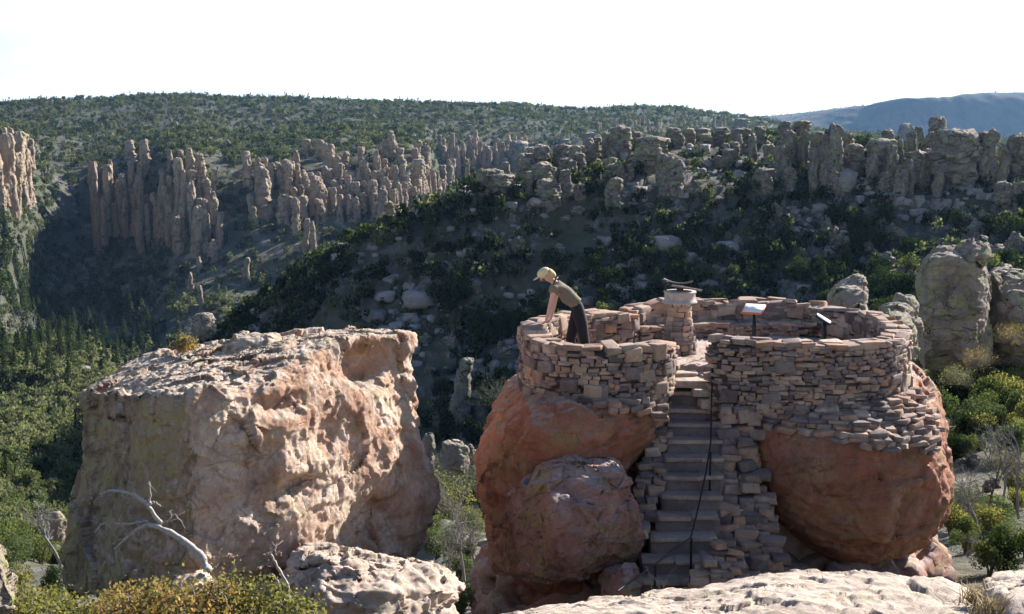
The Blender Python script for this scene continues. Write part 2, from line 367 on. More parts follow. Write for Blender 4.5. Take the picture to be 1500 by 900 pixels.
# ------------------------------------------------------------------ the terrain: one sheet
cols = [-900, -300, 0, 70, 130, 200, 280, 360, 440, 520, 600, 650, 700, 760, 850, 950, 1050, 1150, 1250, 1350, 1450, 1550, 1800, 2500]
def row(Y, v, z=False):
    """Y and v: dict col->value or scalar, sparse columns are filled by interpolation"""
    def full(d):
        if not isinstance(d, dict): return np.full(len(cols), float(d))
        k = sorted(d); return np.interp(cols, k, [d[q] for q in k])
    Y = full(Y); v = full(v)
    return Y, (v if z else zof(v, Y))
rows = [
 row(-40, 1., True), row(1.5, -1.9, True), row(7, {0: -4.3, 700: -4.6, 1500: -4.4}, True),
 row(14, {0: -6.6, 500: -6.7, 1050: -6.6, 1300: -6.4, 1500: -6.3}, True),
 row(22, {0: -9.5, 600: -9.5, 650: -9.7, 1050: -9, 1300: -8.6, 1500: -8.2}, True),
 row(32, {0: 905, 600: 880, 650: 840, 1050: 830, 1300: 800, 1400: 760, 1500: 760}),
 row(50, {0: 850, 600: 800, 650: 770, 800: 800, 1050: 760, 1250: 700, 1350: 640, 1450: 625, 1500: 615, 2500: 600}),
 row(80, {0: 815, 280: 900, 600: 860, 650: 840, 800: 830, 1050: 760, 1200: 680, 1300: 585, 1400: 540, 1500: 520, 2500: 480}),
 row({0: 115, 600: 118, 1150: 120, 1350: 112, 1500: 110}, {0: 760, 130: 800, 280: 850, 600: 815, 700: 790, 950: 740, 1150: 640, 1250: 545, 1350: 490, 1450: 465, 1550: 450, 2500: 400}),
 row({0: 150, 280: 140, 650: 152, 1500: 150}, {0: 695, 130: 740, 280: 700, 440: 620, 600: 560, 650: 545, 700: 530, 850: 500, 950: 490, 1150: 455, 1300: 410, 1450: 385, 1550: 370, 2500: 330}),
 row({0: 200, 130: 195, 280: 172, 440: 180, 650: 190, 1500: 192}, {0: 622, 70: 626, 130: 640, 200: 600, 280: 528, 360: 478, 440: 428, 520: 374, 600: 330, 650: 308, 700: 285, 760: 280, 850: 265, 950: 255, 1050: 250, 1150: 245, 1350: 245, 1450: 250, 1550: 245, 2500: 220}),
 row({0: 260, 280: 235, 650: 235, 1500: 225}, {0: 552, 70: 552, 130: 565, 280: 600, 440: 520, 600: 420, 650: 390, 700: 330, 760: 275, 850: 235, 950: 222, 1050: 218, 1250: 220, 1350: 228, 1450: 245, 1550: 240, 2500: 215}),
 row({0: 305, 280: 300, 1500: 300}, {0: 512, 70: 510, 130: 530, 200: 600, 280: 640, 600: 560, 700: 460, 850: 300, 1050: 250, 1500: 260}),
 row({-900: 345, 70: 350, 200: 380}, {0: 540, 70: 560, 130: 560, 280: 540, 440: 510, 600: 470, 700: 450, 850: 330, 1050: 270, 1500: 265}),
 row({-900: 375, 0: 380, 70: 480, 130: 485, 280: 430, 440: 440, 600: 470, 650: 560, 700: 600, 1500: 600}, {0: 470, 70: 470, 130: 465, 200: 470, 280: 462, 360: 455, 440: 430, 520: 400, 600: 350, 650: 355, 700: 350, 850: 300, 1050: 260, 1500: 255}),
 row({-900: 450, 0: 460, 70: 560, 130: 600, 200: 590, 280: 500, 360: 505, 440: 515, 520: 525, 600: 540, 650: 700, 700: 760, 850: 750, 1500: 750}, {0: 295, 70: 340, 130: 350, 200: 345, 280: 372, 360: 345, 440: 335, 520: 330, 600: 315, 650: 305, 700: 285, 850: 265, 1050: 240, 1500: 240}),
 row({-900: 500, 0: 505, 70: 640, 130: 650, 200: 630, 280: 545, 360: 565, 440: 580, 520: 590, 600: 590, 650: 800, 700: 830, 850: 850, 1500: 850}, {0: 215, 70: 250, 130: 255, 200: 255, 280: 245, 360: 243, 440: 238, 520: 228, 600: 235, 650: 225, 700: 215, 850: 212, 1050: 215, 1500: 225}),
 row({0: 780, 650: 900, 1100: 1100, 1500: 1100}, {0: 195, 130: 205, 280: 195, 360: 205, 520: 190, 650: 188, 760: 180, 850: 187, 950: 180, 1050: 188, 1150: 200, 1500: 215}),
 row({0: 1150, 700: 1180, 950: 1300, 1500: 1400}, {-900: 165, -300: 162, 0: 157, 70: 154, 130: 153, 200: 149, 280: 147, 360: 149, 440: 151, 520: 154, 600: 156, 650: 157, 700: 158, 760: 160, 850: 166, 950: 163, 1050: 170, 1150: 186, 1250: 205, 1350: 214, 1500: 220}),
 row(1900, {0: 185, 850: 190, 1050: 205, 1500: 222}),
 row(2740, {0: 195, 850: 200, 1050: 212, 1250: 218, 1500: 225}),
 row({0: 3050, 1150: 3100, 1350: 2850, 1500: 2950}, {0: 190, 850: 192, 1050: 177, 1100: 172, 1150: 169, 1250: 158, 1350: 153, 1450: 143, 1550: 139, 1800: 150, 2500: 165}),
 row(4500, {0: 203, 1050: 185, 1250: 175, 1500: 165, 2500: 180}),
 row(9000, {0: 209, 1500: 205}),
]
nseg = [10, 14, 26, 30, 34, 40, 44, 40, 44, 50, 34, 26, 22, 40, 50, 44, 50, 40, 10, 10, 50, 8, 6]
def pchip(x, y, xq):
    """monotone cubic along axis 0; x,y (K,C); xq (Q,C)"""
    h = np.diff(x, axis=0); d = np.diff(y, axis=0)/h
    mm = np.zeros_like(y); a, b = d[:-1], d[1:]
    ok = a*b > 0
    w1 = 2*h[1:]+h[:-1]; w2 = h[1:]+2*h[:-1]
    mm[1:-1] = np.where(ok, (w1+w2)/(w1/np.where(ok, a, 1)+w2/np.where(ok, b, 1)), 0); mm[0] = d[0]; mm[-1] = d[-1]
    return h, mm
GC = 620
pxs = np.concatenate([np.linspace(-900, -40, 45), np.linspace(-36, 1536, GC-90), np.linspace(1540, 2500, 45)])
def expand(a):
    x = np.array(cols, float)[:, None]; y = a.T       # C,K
    h, mm = pchip(x, y, None)
    k = np.clip(np.searchsorted(cols, pxs, side='right')-1, 0, len(cols)-2); t = ((pxs-np.array(cols)[k])/h[k, 0])[:, None]
    return ((2*t**3-3*t**2+1)*y[k]+(t**3-2*t**2+t)*h[k]*mm[k]+(-2*t**3+3*t**2)*y[k+1]+(t**3-t**2)*h[k]*mm[k+1]).T
KY = expand(np.array([r[0] for r in rows])); KZ = expand(np.array([r[1] for r in rows]))
h, mm = pchip(KY, KZ, None)
RY, RZ = [], []
for k, n in enumerate(nseg):
    for q in range(n):
        t = q/n
        RY.append(KY[k]+h[k]*t)
        RZ.append((2*t**3-3*t**2+1)*KZ[k]+(t**3-2*t**2+t)*h[k]*mm[k]+(-2*t**3+3*t**2)*KZ[k+1]+(t**3-t**2)*h[k]*mm[k+1])
RY.append(KY[-1]); RZ.append(KZ[-1])
TY = np.array(RY); TZ = np.array(RZ)
TX = (pxs[None]-750)/F*np.maximum(TY*CP-TZ*SP, 15)
T = np.stack([TX, TY, TZ], 2)
d = np.maximum(TY, 1)
flat = T.reshape(-1, 3); dd = d.ravel()
def lim(lam): return np.clip((lam/(dd*.012+.25)-1), 0, 1)      # leave out what the sheet is too coarse for
w = lambda a, b: np.clip((dd-a)/(b-a), 0, 1)
q2 = flat*np.array([1, 1, .6])
nz_ = np.zeros(len(flat))
nz_ += 5.*w(300, 700)*ridged(q2/110, 3)*(1-.5*w(1000, 1400))
nz_ += 26*w(2000, 2600)*ridged(q2/420, 4)*(1-w(2850, 3000))
nz_ += 2.4*w(90, 200)*fbm(q2/34, 3)
nz_ += .9*w(22, 80)*ridged(q2/11, 3)*lim(11)
nz_ += 1.1*w(60, 110)*(1-w(300, 400))*chisel(flat/7.*np.array([1, 1, 1.4]), .4)
nz_ += .7*w(50, 100)*(1-w(240, 300))*chisel(flat/3.*np.array([1, 1, 1.4]), .4, 3)
nz_ += .30*w(8, 30)*fbm(q2/3.3, 3)*lim(3.3)
nz_ += .10*fbm(q2/1.1, 2)*lim(1.1)
bs_, b2_, bv_ = worley(flat/6.+.4*np.stack([fbm(flat/9+i*9, 2) for i in range(3)], 1))
nz_ += 1.5*w(25, 60)*(bv_-.4)*lim(9)*np.clip(fbm(flat/30+5, 2)*3+.4, 0, 1)
T[..., 2] += nz_.reshape(TY.shape)
terrain = obj('hill_terrain', mesh_np('hill_terrain', T.reshape(-1, 3), grid_faces(len(T), len(pxs)), M_GROUND)); tag(terrain, kind='structure')
TPX, TPY = pxpy(T)
front = TY > 5
VIS = np.minimum.accumulate(np.where(front, TPY, 2000), axis=0)       # highest outline seen so far, per column
def colof(px): return int(np.clip(np.searchsorted(pxs, px), 0, len(pxs)-1))
def hit(px, py):
    """first ground point seen at the pixel"""
    c = colof(px); r = np.nonzero((VIS[:, c] <= py))[0]
    if len(r) == 0: return None
    return T[r[0], c].copy()
def ground(x, y):
    """ground height under a point (column by angle, then along Y)"""
    c = (x/max(y, 1)/1.0)
    z = -10.
    for _ in range(2):
        px = 750+F*x/max(y*CP-z*SP, 15); k = colof(px); z = float(np.interp(y, TY[:, k], T[:, k, 2]))
    return z
# ------------------------------------------------------------------ the near rocks
def ring(*a): return np.array([P(*q) for q in a])
def boulder(name, rings, nu, nv, mat, disp, label, cat='rock', seed=0, **kw):
    V, Fa = loft(rings, nu, nv, disp, seed=seed, **kw)
    o = obj(name, mesh_np(name, V, Fa, mat)); recenter(o); return tag(o, label, cat)
# big boulder, left
big = [
 ring((92, 860, 14.3), (180, 890, 12.9), (297, 905, 12.3), (430, 900, 13.0), (545, 862, 14.5), (612, 820, 15.7), (560, 720, 18), (200, 720, 17.5)),
 ring((90, 800, 14.4), (180, 820, 13), (293, 830, 12.4), (430, 815, 13.2), (560, 790, 14.7), (642, 762, 16), (570, 660, 18.2), (200, 660, 17.6)),
 ring((100, 745, 14.5), (185, 760, 13.1), (289, 770, 12.5), (430, 760, 13.3), (560, 735, 14.8), (648, 715, 16.1), (570, 640, 18.2), (200, 640, 17.6)),
 ring((114, 690, 14.6), (190, 690, 13.3), (286, 695, 12.55), (430, 690, 13.4), (560, 670, 14.9), (624, 655, 16.1), (560, 590, 18.3), (210, 610, 17.7)),
 ring((120, 620, 14.7), (195, 620, 13.4), (284, 615, 12.6), (425, 592, 13.5), (545, 580, 15), (604, 575, 16.2), (560, 520, 18.2), (215, 560, 17.6)),
 ring((117, 585, 14.8), (190, 588, 13.45), (283, 588, 12.7), (410, 555, 13.6), (528, 530, 15.1), (600, 530, 16.25), (560, 495, 17.9), (230, 530, 17.4)),
 ring((120, 574, 14.8), (190, 574, 13.5), (286, 574, 12.8), (400, 540, 13.7), (515, 492, 15.0), (608, 492, 16.3), (560, 480, 17.6), (240, 515, 17.2)),
]
def alcoves(c_list):
    def f(p, n):
        r = np.zeros(len(p))
        for (px, py, Y, rad, dep, sq) in c_list:
            c = P(px, py, Y)+np.array([13.7*1]*3)*0
            dd = (p-c)/np.array(rad); r -= dep*np.exp(-(dd**2).sum(1)**sq)
        return r*(1+.5*fbm(p*3, 2))
    return f
def bd1(p, n):
    q = p*np.array([1, 1, .75]); b, b2, v = worley(q*.95+.45*np.stack([fbm(q*1.1+i*31, 3) for i in range(3)], 1))
    fr = ridged(p*np.array([.9, .9, 1.5])+4, 4)
    return .05*fbm(p*.7, 2)+.10*chisel(p*np.array([1, 1, .75]), .2)-.015*fr+.015*fbm(p*2.6, 3)
def bd2(p, n):
    q = p*np.array([1, 1, 1.6]); b, b2, v = worley(q*3.1+.5*np.stack([fbm(q*3+i*31, 2) for i in range(3)], 1))
    z = p[:, 2]*3.2+fbm(p*.8, 3)*1.8+p[:, 0]*.3
    lay = (np.clip((z % 1)*4, 0, 1)-(z % 1))*.07*(1-n[:, 2]**2)
    return +.065*chisel(p*np.array([2.6, 2.6, 1.9]), .18, 5)+.02*fbm(p*np.array([7, 7, 4]), 4)+lay*np.clip(fbm(p*.7+8, 2)*3+.5, 0, 1)
def bd3(p, n): return .010*fbm(p*np.array([20, 20, 13]), 3)+.026*chisel(p*np.array([8, 8, 5]), .3, 9)+.012*chisel(p*np.array([19, 19, 11]), .2, 4)-.03*np.maximum(0, ridged(p*2.2+3, 3)-.55)
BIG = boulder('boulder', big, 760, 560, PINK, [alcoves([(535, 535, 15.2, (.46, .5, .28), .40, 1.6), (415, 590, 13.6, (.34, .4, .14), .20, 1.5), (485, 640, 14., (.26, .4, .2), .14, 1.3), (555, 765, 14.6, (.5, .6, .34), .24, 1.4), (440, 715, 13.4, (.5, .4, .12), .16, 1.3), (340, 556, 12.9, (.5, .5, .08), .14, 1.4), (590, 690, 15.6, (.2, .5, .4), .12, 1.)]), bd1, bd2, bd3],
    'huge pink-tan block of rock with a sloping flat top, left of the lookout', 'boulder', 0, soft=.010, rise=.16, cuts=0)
# rocks carrying the lookout
rd = disp_rock(.15, .8, .055, 1.9, .022, 9, .0, .9, .04, 2.4)
lb = [
 ring((738, 880, 17), (790, 905, 16.3), (880, 890, 16.3), (930, 810, 17), (930, 760, 19), (745, 770, 19)),
 ring((712, 825, 17.1), (780, 845, 16.2), (880, 820, 16.2), (925, 750, 17), (930, 700, 19.4), (730, 710, 19.4)),
 ring((690, 760, 17.2), (770, 770, 16.1), (885, 755, 16.2), (930, 715, 17), (930, 650, 19.5), (720, 660, 19.5)),
 ring((692, 715, 17.3), (765, 712, 16.15), (885, 705, 16.2), (940, 685, 17), (940, 610, 19.6), (720, 610, 19.6)),
 ring((690, 690, 17.3), (765, 680, 15.9), (900, 672, 16.0), (955, 655, 16.9), (955, 590, 19.6), (725, 585, 19.6)),
 ring((706, 640, 17.3), (780, 640, 15.9), (900, 630, 15.9), (976, 620, 16.7), (975, 550, 19.6), (735, 560, 19.6)),
 ring((745, 600, 17.4), (790, 600, 16.3), (900, 595, 16.1), (982, 590, 16.8), (970, 530, 19.6), (765, 540, 19.6)),
 ring((768, 572, 17.5), (810, 578, 16.6), (900, 578, 16.4), (974, 566, 16.9), (960, 527, 19.6), (780, 530, 19.6)),
]
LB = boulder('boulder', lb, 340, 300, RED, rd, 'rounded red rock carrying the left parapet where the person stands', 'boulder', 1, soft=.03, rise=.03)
db = [
 ring((1190, 805, 17), (1225, 828, 16.4), (1300, 826, 16.3), (1345, 808, 17), (1330, 770, 19), (1200, 770, 19)),
 ring((1140, 770, 16.9), (1200, 792, 16.1), (1305, 800, 16.0), (1378, 780, 16.8), (1370, 720, 19.2), (1160, 710, 19.2)),
 ring((1112, 735, 16.8), (1190, 745, 15.95), (1310, 760, 15.85), (1392, 745, 16.8), (1385, 680, 19.4), (1130, 670, 19.4)),
 ring((1093, 690, 16.8), (1175, 690, 15.9), (1312, 690, 15.8), (1397, 690, 16.8), (1390, 620, 19.6), (1100, 620, 19.6)),
 ring((1083, 640, 16.9), (1170, 635, 16.1), (1305, 632, 16.0), (1378, 645, 16.8), (1370, 570, 20), (1080, 560, 20)),
 ring((1062, 600, 17.1), (1160, 602, 16.6), (1290, 602, 16.5), (1352, 600, 17), (1350, 530, 20.3), (1060, 530, 20.3)),
 ring((1060, 585, 17.2), (1160, 585, 16.9), (1290, 585, 16.8), (1345, 580, 17.2), (1345, 525, 20.3), (1060, 525, 20.3)),
]
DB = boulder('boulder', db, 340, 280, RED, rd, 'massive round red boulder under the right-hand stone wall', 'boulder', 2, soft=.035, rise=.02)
sb = [
 ring((760, 845, 15.6), (800, 858, 15), (880, 846, 15), (930, 815, 15.5), (925, 790, 16.4), (775, 800, 16.4)),
 ring((732, 810, 15.6), (790, 828, 14.8), (890, 815, 14.8), (942, 790, 15.4), (935, 750, 16.4), (745, 760, 16.4)),
 ring((722, 770, 15.6), (785, 765, 14.75), (890, 755, 14.8), (941, 750, 15.4), (932, 710, 16.3), (750, 710, 16.3)),
 ring((755, 722, 15.6), (795, 722, 15.0), (890, 712, 14.95), (928, 708, 15.4), (918, 680, 16.2), (790, 680, 16.2)),
 ring((800, 690, 15.7), (825, 686, 15.3), (878, 684, 15.2), (910, 688, 15.5), (900, 670, 16.0), (820, 668, 16.0)),
]
sd = disp_rock(.11, 1.2, .06, 2.8, .018, 11, .0, 1.4, .0, 3)
SB = boulder('boulder', sb, 260, 220, SMALL, sd, 'angular grey-pink boulder with a lichen patch left of the stairs', 'boulder', 3, soft=.02, rise=.03, cuts=9, cutq=(.88,.975))
# foreground
fg = [
 ring((640, 1190, 7.6), (850, 1080, 8.2), (1050, 1040, 8.5), (1250, 1010, 8.6), (1440, 1040, 7.9), (1580, 1500, 4.6), (1100, 1700, 4), (600, 1500, 4.5)),
 ring((668, 925, 7.4), (850, 892, 7.9), (1020, 872, 8.1), (1240, 836, 8.2), (1438, 862, 7.6), (1520, 1120, 4.6), (1100, 1200, 4.2), (640, 1130, 4.6)),
 ring((690, 905, 7.3), (850, 882, 7.8), (1010, 864, 8.0), (1200, 833, 8.05), (1415, 850, 7.5), (1500, 1100, 4.7), (1100, 1160, 4.3), (660, 1100, 4.7)),
]
gd = disp_rock(.05, .8, .035, 2.6, .016, 10, .0, 1.0, .0, 4)
FG = boulder('rock_slab', fg, 420, 300, SLAB, gd, 'broad pale pink rock slab along the bottom edge in front of the stairs', 'rock slab', 4, soft=.02, rise=.12)
fg2 = [
 ring((1435, 1100, 7.3), (1500, 1060, 7.8), (1640, 1060, 7.8), (1720, 1200, 6), (1560, 1300, 5.2), (1460, 1250, 5.8)),
 ring((1428, 870, 7.1), (1460, 850, 7.6), (1640, 850, 7.8), (1700, 940, 6.2), (1570, 1010, 5.6), (1480, 930, 6.1)),
 ring((1434, 845, 7.2), (1462, 832, 7.6), (1640, 835, 7.7), (1680, 900, 6.4), (1570, 930, 6), (1475, 880, 6.4)),
]
FG2 = boulder('rock_slab', fg2, 200, 140, SLAB, gd, 'smaller pale rock slab in the bottom right corner beyond the grass-filled gap', 'rock slab', 5, soft=.02, rise=.05)
fg3 = [ring((-60, 900, 9.4), (-10, 915, 8.8), (20, 905, 9), (26, 880, 9.6), (-20, 860, 10.2)),
       ring((-66, 850, 9.4), (-10, 868, 8.7), (22, 862, 9), (26, 845, 9.6), (-20, 825, 10.1)),
       ring((-55, 822, 9.5), (-12, 832, 9), (10, 836, 9.1), (14, 824, 9.5), (-20, 815, 9.9))]
boulder('rock', fg3, 120, 90, LICHEN, sd, 'yellow-green lichened rock at the left edge above the bushes', 'rock', 6, soft=.03, cuts=8)
lg = [
 ring((405, 960, 12.2), (470, 990, 11.4), (570, 990, 11.5), (660, 960, 12.2), (655, 900, 13.6), (440, 890, 13.6)),
 ring((412, 880, 12.2), (470, 900, 11.5), (575, 905, 11.5), (664, 890, 12.2), (655, 850, 13.7), (440, 850, 13.7)),
 ring((425, 842, 12.3), (475, 850, 11.8), (575, 872, 11.7), (655, 860, 12.3), (650, 836, 13.5), (450, 820, 13.6)),
 ring((430, 812, 12.6), (480, 812, 12.2), (555, 835, 12.2), (635, 840, 12.6), (640, 830, 13.3), (460, 800, 13.4)),
]
ld = disp_rock(.14, 1.3, .08, 2.8, .02, 10, .0, 1.9, .17, 4.2)
boulder('rock_ledge', lg, 300, 240, SLAB, ld, 'layered broken pink ledge at the foot of the huge left rock', 'rock ledge', 7, soft=.012, rise=.04)
lr = [ring((252, 900, 11.7), (285, 905, 11.4), (312, 900, 11.6), (308, 880, 12.1), (262, 880, 12.1)),
      ring((256, 856, 11.8), (286, 862, 11.5), (308, 854, 11.7), (300, 840, 12.1), (268, 846, 12.1))]
boulder('rock', lr, 70, 60, SLAB, sd, 'small pale rock beside the dead trunk, above the orange bushes', 'rock', 8, soft=.04, rise=.05)
# knob and loose slabs on the big boulder's top
tb = [ring((322, 520, 15.6), (345, 530, 14.9), (385, 522, 14.8), (415, 505, 15.4), (400, 495, 16.2), (335, 500, 16.2)),
      ring((326, 508, 15.6), (348, 515, 15.1), (385, 508, 15.0), (408, 496, 15.5), (395, 488, 16.1), (338, 492, 16.1))]
boulder('rock', tb, 110, 60, PINK, sd, 'low flat slab lying on top of the huge left rock', 'rock', 9, soft=.03, rise=.05)
# formations behind the lookout on the right
t1 = [ring((1345, 545, 56), (1385, 548, 55), (1425, 545, 55.5), (1448, 535, 57), (1440, 520, 62), (1355, 520, 62)),
      ring((1341, 470, 56), (1385, 472, 54.6), (1425, 472, 55), (1447, 468, 57), (1440, 455, 62), (1352, 455, 62)),
      ring((1345, 420, 56), (1385, 418, 54.8), (1422, 418, 55), (1446, 415, 57), (1440, 405, 61), (1352, 405, 61)),
      ring((1352, 392, 56.3), (1385, 385, 55), (1425, 385, 55.3), (1444, 385, 57), (1440, 378, 60), (1356, 384, 60)),
      ring((1372, 374, 56.8), (1395, 372, 55.8), (1425, 374, 56), (1437, 374, 57), (1435, 370, 59), (1376, 370, 59))]
FD = disp_rock(.5, .25, .22, .7, .08, 3, .0, .4, .08, 1.2)
boulder('rock_tower', t1, 150, 170, LICHEN, FD, 'tallest grey-green lichened rock tower behind the right end of the lookout', 'rock formation', 10, soft=.02, rise=.3, cuts=10, cutq=(.9,.98))
t1c = [ring((1398, 380, 56.5), (1420, 386, 55.6), (1442, 384, 56), (1446, 374, 57.5), (1405, 370, 58)), ring((1400, 366, 56.5), (1420, 366, 55.9), (1442, 368, 56.3), (1445, 362, 57.5), (1408, 360, 58)), ring((1410, 356, 57), (1424, 354, 56.4), (1438, 357, 56.6), (1440, 354, 57.3), (1414, 353, 57.8))]
boulder('rock', t1c, 70, 50, LICHEN, FD, 'rounded cap rock balanced on the tallest rock tower', 'rock', 11, soft=.04, rise=.1)
t2 = [ring((1440, 560, 60), (1475, 560, 58), (1530, 560, 58), (1560, 550, 60), (1540, 530, 66), (1450, 530, 66)),
      ring((1440, 450, 60), (1475, 450, 58), (1530, 455, 58), (1560, 450, 60), (1540, 440, 66), (1450, 440, 66)),
      ring((1442, 400, 60), (1470, 398, 59), (1520, 412, 59), (1560, 420, 60), (1540, 415, 64), (1450, 395, 64))]
boulder('rock_tower', t2, 130, 120, LICHEN, FD, 'broad brown rock mass at the right edge beside the tallest rock tower', 'rock formation', 12, soft=.03, rise=.5, cuts=10)
t3 = [ring((1205, 500, 40), (1235, 505, 39), (1268, 505, 39.5), (1280, 490, 41), (1265, 480, 44), (1215, 480, 44)),
      ring((1212, 455, 40), (1235, 455, 39.2), (1262, 455, 39.4), (1270, 450, 41), (1262, 445, 43.5), (1220, 445, 43.5)),
      ring((1220, 425, 40.3), (1240, 422, 39.6), (1262, 422, 39.8), (1271, 420, 41), (1262, 415, 43), (1228, 418, 43)),
      ring((1233, 412, 40.6), (1245, 410, 40), (1262, 411, 40.2), (1268, 411, 41), (1262, 408, 42.4), (1236, 409, 42.4))]
FD2 = disp_rock(.3, .4, .14, 1.2, .05, 5, .0, .6, .06, 1.6)
boulder('rock_tower', t3, 120, 120, LICHEN, FD2, 'slim yellow-green lichened rock tower rising behind the back parapet wall', 'rock formation', 13, soft=.03, rise=.15, cuts=10, cutq=(.9,.98))
for i, (r, lab) in enumerate([
  ([(1238, 500, 36), (1258, 505, 35.4), (1278, 500, 36), (1270, 490, 38), (1245, 490, 38)], 'pale-topped rock lump in front of the slim lichened tower'),
  ([(1285, 500, 44), (1310, 505, 43), (1345, 505, 44), (1335, 490, 47), (1295, 490, 47)], 'low brown rock hump between the two lichened towers')]):
    hh = [(0, 1.), (-28, .9), (-42 if i == 0 else -40, .55)]
    cx = np.mean([q[0] for q in r])
    rr = [ring(*[(cx+(q[0]-cx)*s, q[1]+dy, q[2]) for q in r]) for dy, s in hh]
    boulder('rock', rr, 80, 70, LICHEN, FD2, lab, 'rock', 20+i, soft=.04, rise=.1)
t4 = [ring((1305, 530, 50), (1325, 533, 49), (1345, 530, 50), (1340, 520, 52), (1310, 520, 52)), ring((1308, 470, 50), (1325, 470, 49), (1345, 470, 50), (1340, 465, 52), (1312, 465, 52)), ring((1316, 438, 50.2), (1327, 436, 49.7), (1343, 440, 50), (1340, 434, 51.5), (1318, 432, 51.5))]
boulder('rock_tower', t4, 80, 90, LICHEN, FD2, 'narrow brown rock shoulder leaning on the left side of the tallest tower', 'rock formation', 14, soft=.04)
# small pinnacles in the gap between the huge rock and the lookout, and below on the left
for i, (pts, Y, lab) in enumerate([
  ([(672, 606, 34), (676, 570, 26), (680, 545, 24), (686, 527, 26)], 62, 'pale leaning pinnacle with a rounded head, in the gap left of the lookout'),
  ([(665, 690, 50), (666, 665, 46), (662, 650, 34)], 40, 'squat pale rock pile low in the gap beside the huge left rock'),
  ([(625, 680, 24), (627, 655, 20), (628, 640, 14)], 42, 'thin rock stub half hidden behind the right edge of the huge left rock'),
  ([(686, 690, 40), (690, 665, 26), (688, 655, 14)], 44, 'small pointed rock right of the squat rock pile in the gap'),
  ([(299, 510, 42), (298, 480, 38), (297, 462, 34)], 90, 'squat grey-green pinnacle standing just above the huge rock\'s flat top'),
  ([(80, 790, 30), (84, 765, 26), (82, 752, 16)], 30, 'small yellowish rock against the left side of the huge rock')]):
    if i in (0, 4):
        g_ = hit(pts[0][0], pts[0][1]+4)
        if g_ is not None: Y = float(g_[1])
        pts = [(pts[0][0]-3, pts[0][1]+14, pts[0][2]*1.25)]+pts
    rr = []
    for (cx, cy, wd) in pts:
        w_ = wd/2/F*Y; c = P(cx, cy, Y)
        rr.append(np.array([c+np.array([math.cos(a)*w_, math.sin(a)*w_*.9, 0]) for a in np.arange(6)*PI/3]))
    s_ = Y/40
    boulder('pinnacle', rr, 70, 80, CREST if i != 5 else LICHEN, disp_rock(.10*s_, 1.2/s_, .06*s_, 2.5/s_, .02*s_, 9/s_, .0, 1.4/s_, .02*s_, 3/s_), lab, 'pinnacle', 30+i, soft=.03, rise=.1*s_)
# ------------------------------------------------------------------ masonry: every stone is shaped, a whole wall is one mesh
def stone_template(n=4, uni=False):
    g = np.linspace(-1, 1, n) if n != 4 or uni else np.array([-1, -.8, .8, 1]); V = []; Fa = []; idx = {}
    def vid(p):
        k = tuple(np.round(p, 4))
        if k not in idx: idx[k] = len(V); V.append(p)
        return idx[k]
    for ax in range(3):
        for sgn in (-1, 1):
            for i in range(n-1):
                for j in range(n-1):
                    q = []
                    for (a, b) in ((i, j), (i+1, j), (i+1, j+1), (i, j+1)):
                        p = [0, 0, 0]; p[ax] = sgn; p[(ax+1) % 3] = g[a]; p[(ax+2) % 3] = g[b]; q.append(vid(np.array(p, float)))
                    Fa.append(q if sgn > 0 else q[::-1])
    return np.array(V), np.array(Fa)
SV, SF = stone_template(4); SV2, SF2 = stone_template(4, True)
class Stones:
    def __init__(s): s.V = []; s.T = []; s.n = 0
    def add(s, c, half, yaw=0., pitch=0., roll=0., rnd=.72, rough=.10, t=None):
        v = SV.copy()
        e = 14*rnd+7; l = (np.abs(v)**e).sum(1)**(1/e); v = v/l[:, None]
        cj = rng.uniform(-1, 1, (2, 2, 2, 3))*np.array([.22, .2, .30])*rough*9; t_ = (v+1)/2
        w8 = [(t_[:, 0] if i else 1-t_[:, 0])*(t_[:, 1] if j else 1-t_[:, 1])*(t_[:, 2] if k else 1-t_[:, 2]) for i in (0, 1) for j in (0, 1) for k in (0, 1)]
        v = v+sum(w_[:, None]*cj.reshape(8, 3)[q] for q, w_ in enumerate(w8))
        v = v+rng.normal(0, rough*.32, v.shape)
        v = v*np.array(half)
        M = Matrix.Rotation(yaw, 3, 'Z') @ Matrix.Rotation(pitch, 3, 'X') @ Matrix.Rotation(roll, 3, 'Y')
        v = v@np.array(M).T+np.array(c)
        s.V.append(v); s.T.append(np.full(len(v), rng.random() if t is None else t)); s.n += 1
    def mesh(s, name, mat=None):
        n = len(SV); Fa = (SF[None]+(np.arange(s.n)*n)[:, None, None]).reshape(-1, 4)
        return mesh_np(name, np.concatenate(s.V), Fa, mat or STONE, False, {'tint': np.concatenate(s.T)})
def resample(pts, step):
    pts = np.asarray(pts, float); L = np.concatenate([[0], np.cumsum(np.linalg.norm(np.diff(pts[:, :2], axis=0), axis=1))])
    n = max(2, int(L[-1]/step)+1); u = np.linspace(0, L[-1], n)
    return np.stack([np.interp(u, L, pts[:, i]) for i in range(pts.shape[1])], 1), u
def smooth_path(pts, it=2):
    pts = np.asarray(pts, float)
    for _ in range(it):
        q = [pts[0]]
        for a, b in zip(pts[:-1], pts[1:]): q += [a*.75+b*.25, a*.25+b*.75]
        q.append(pts[-1]); pts = np.array(q)
    return pts
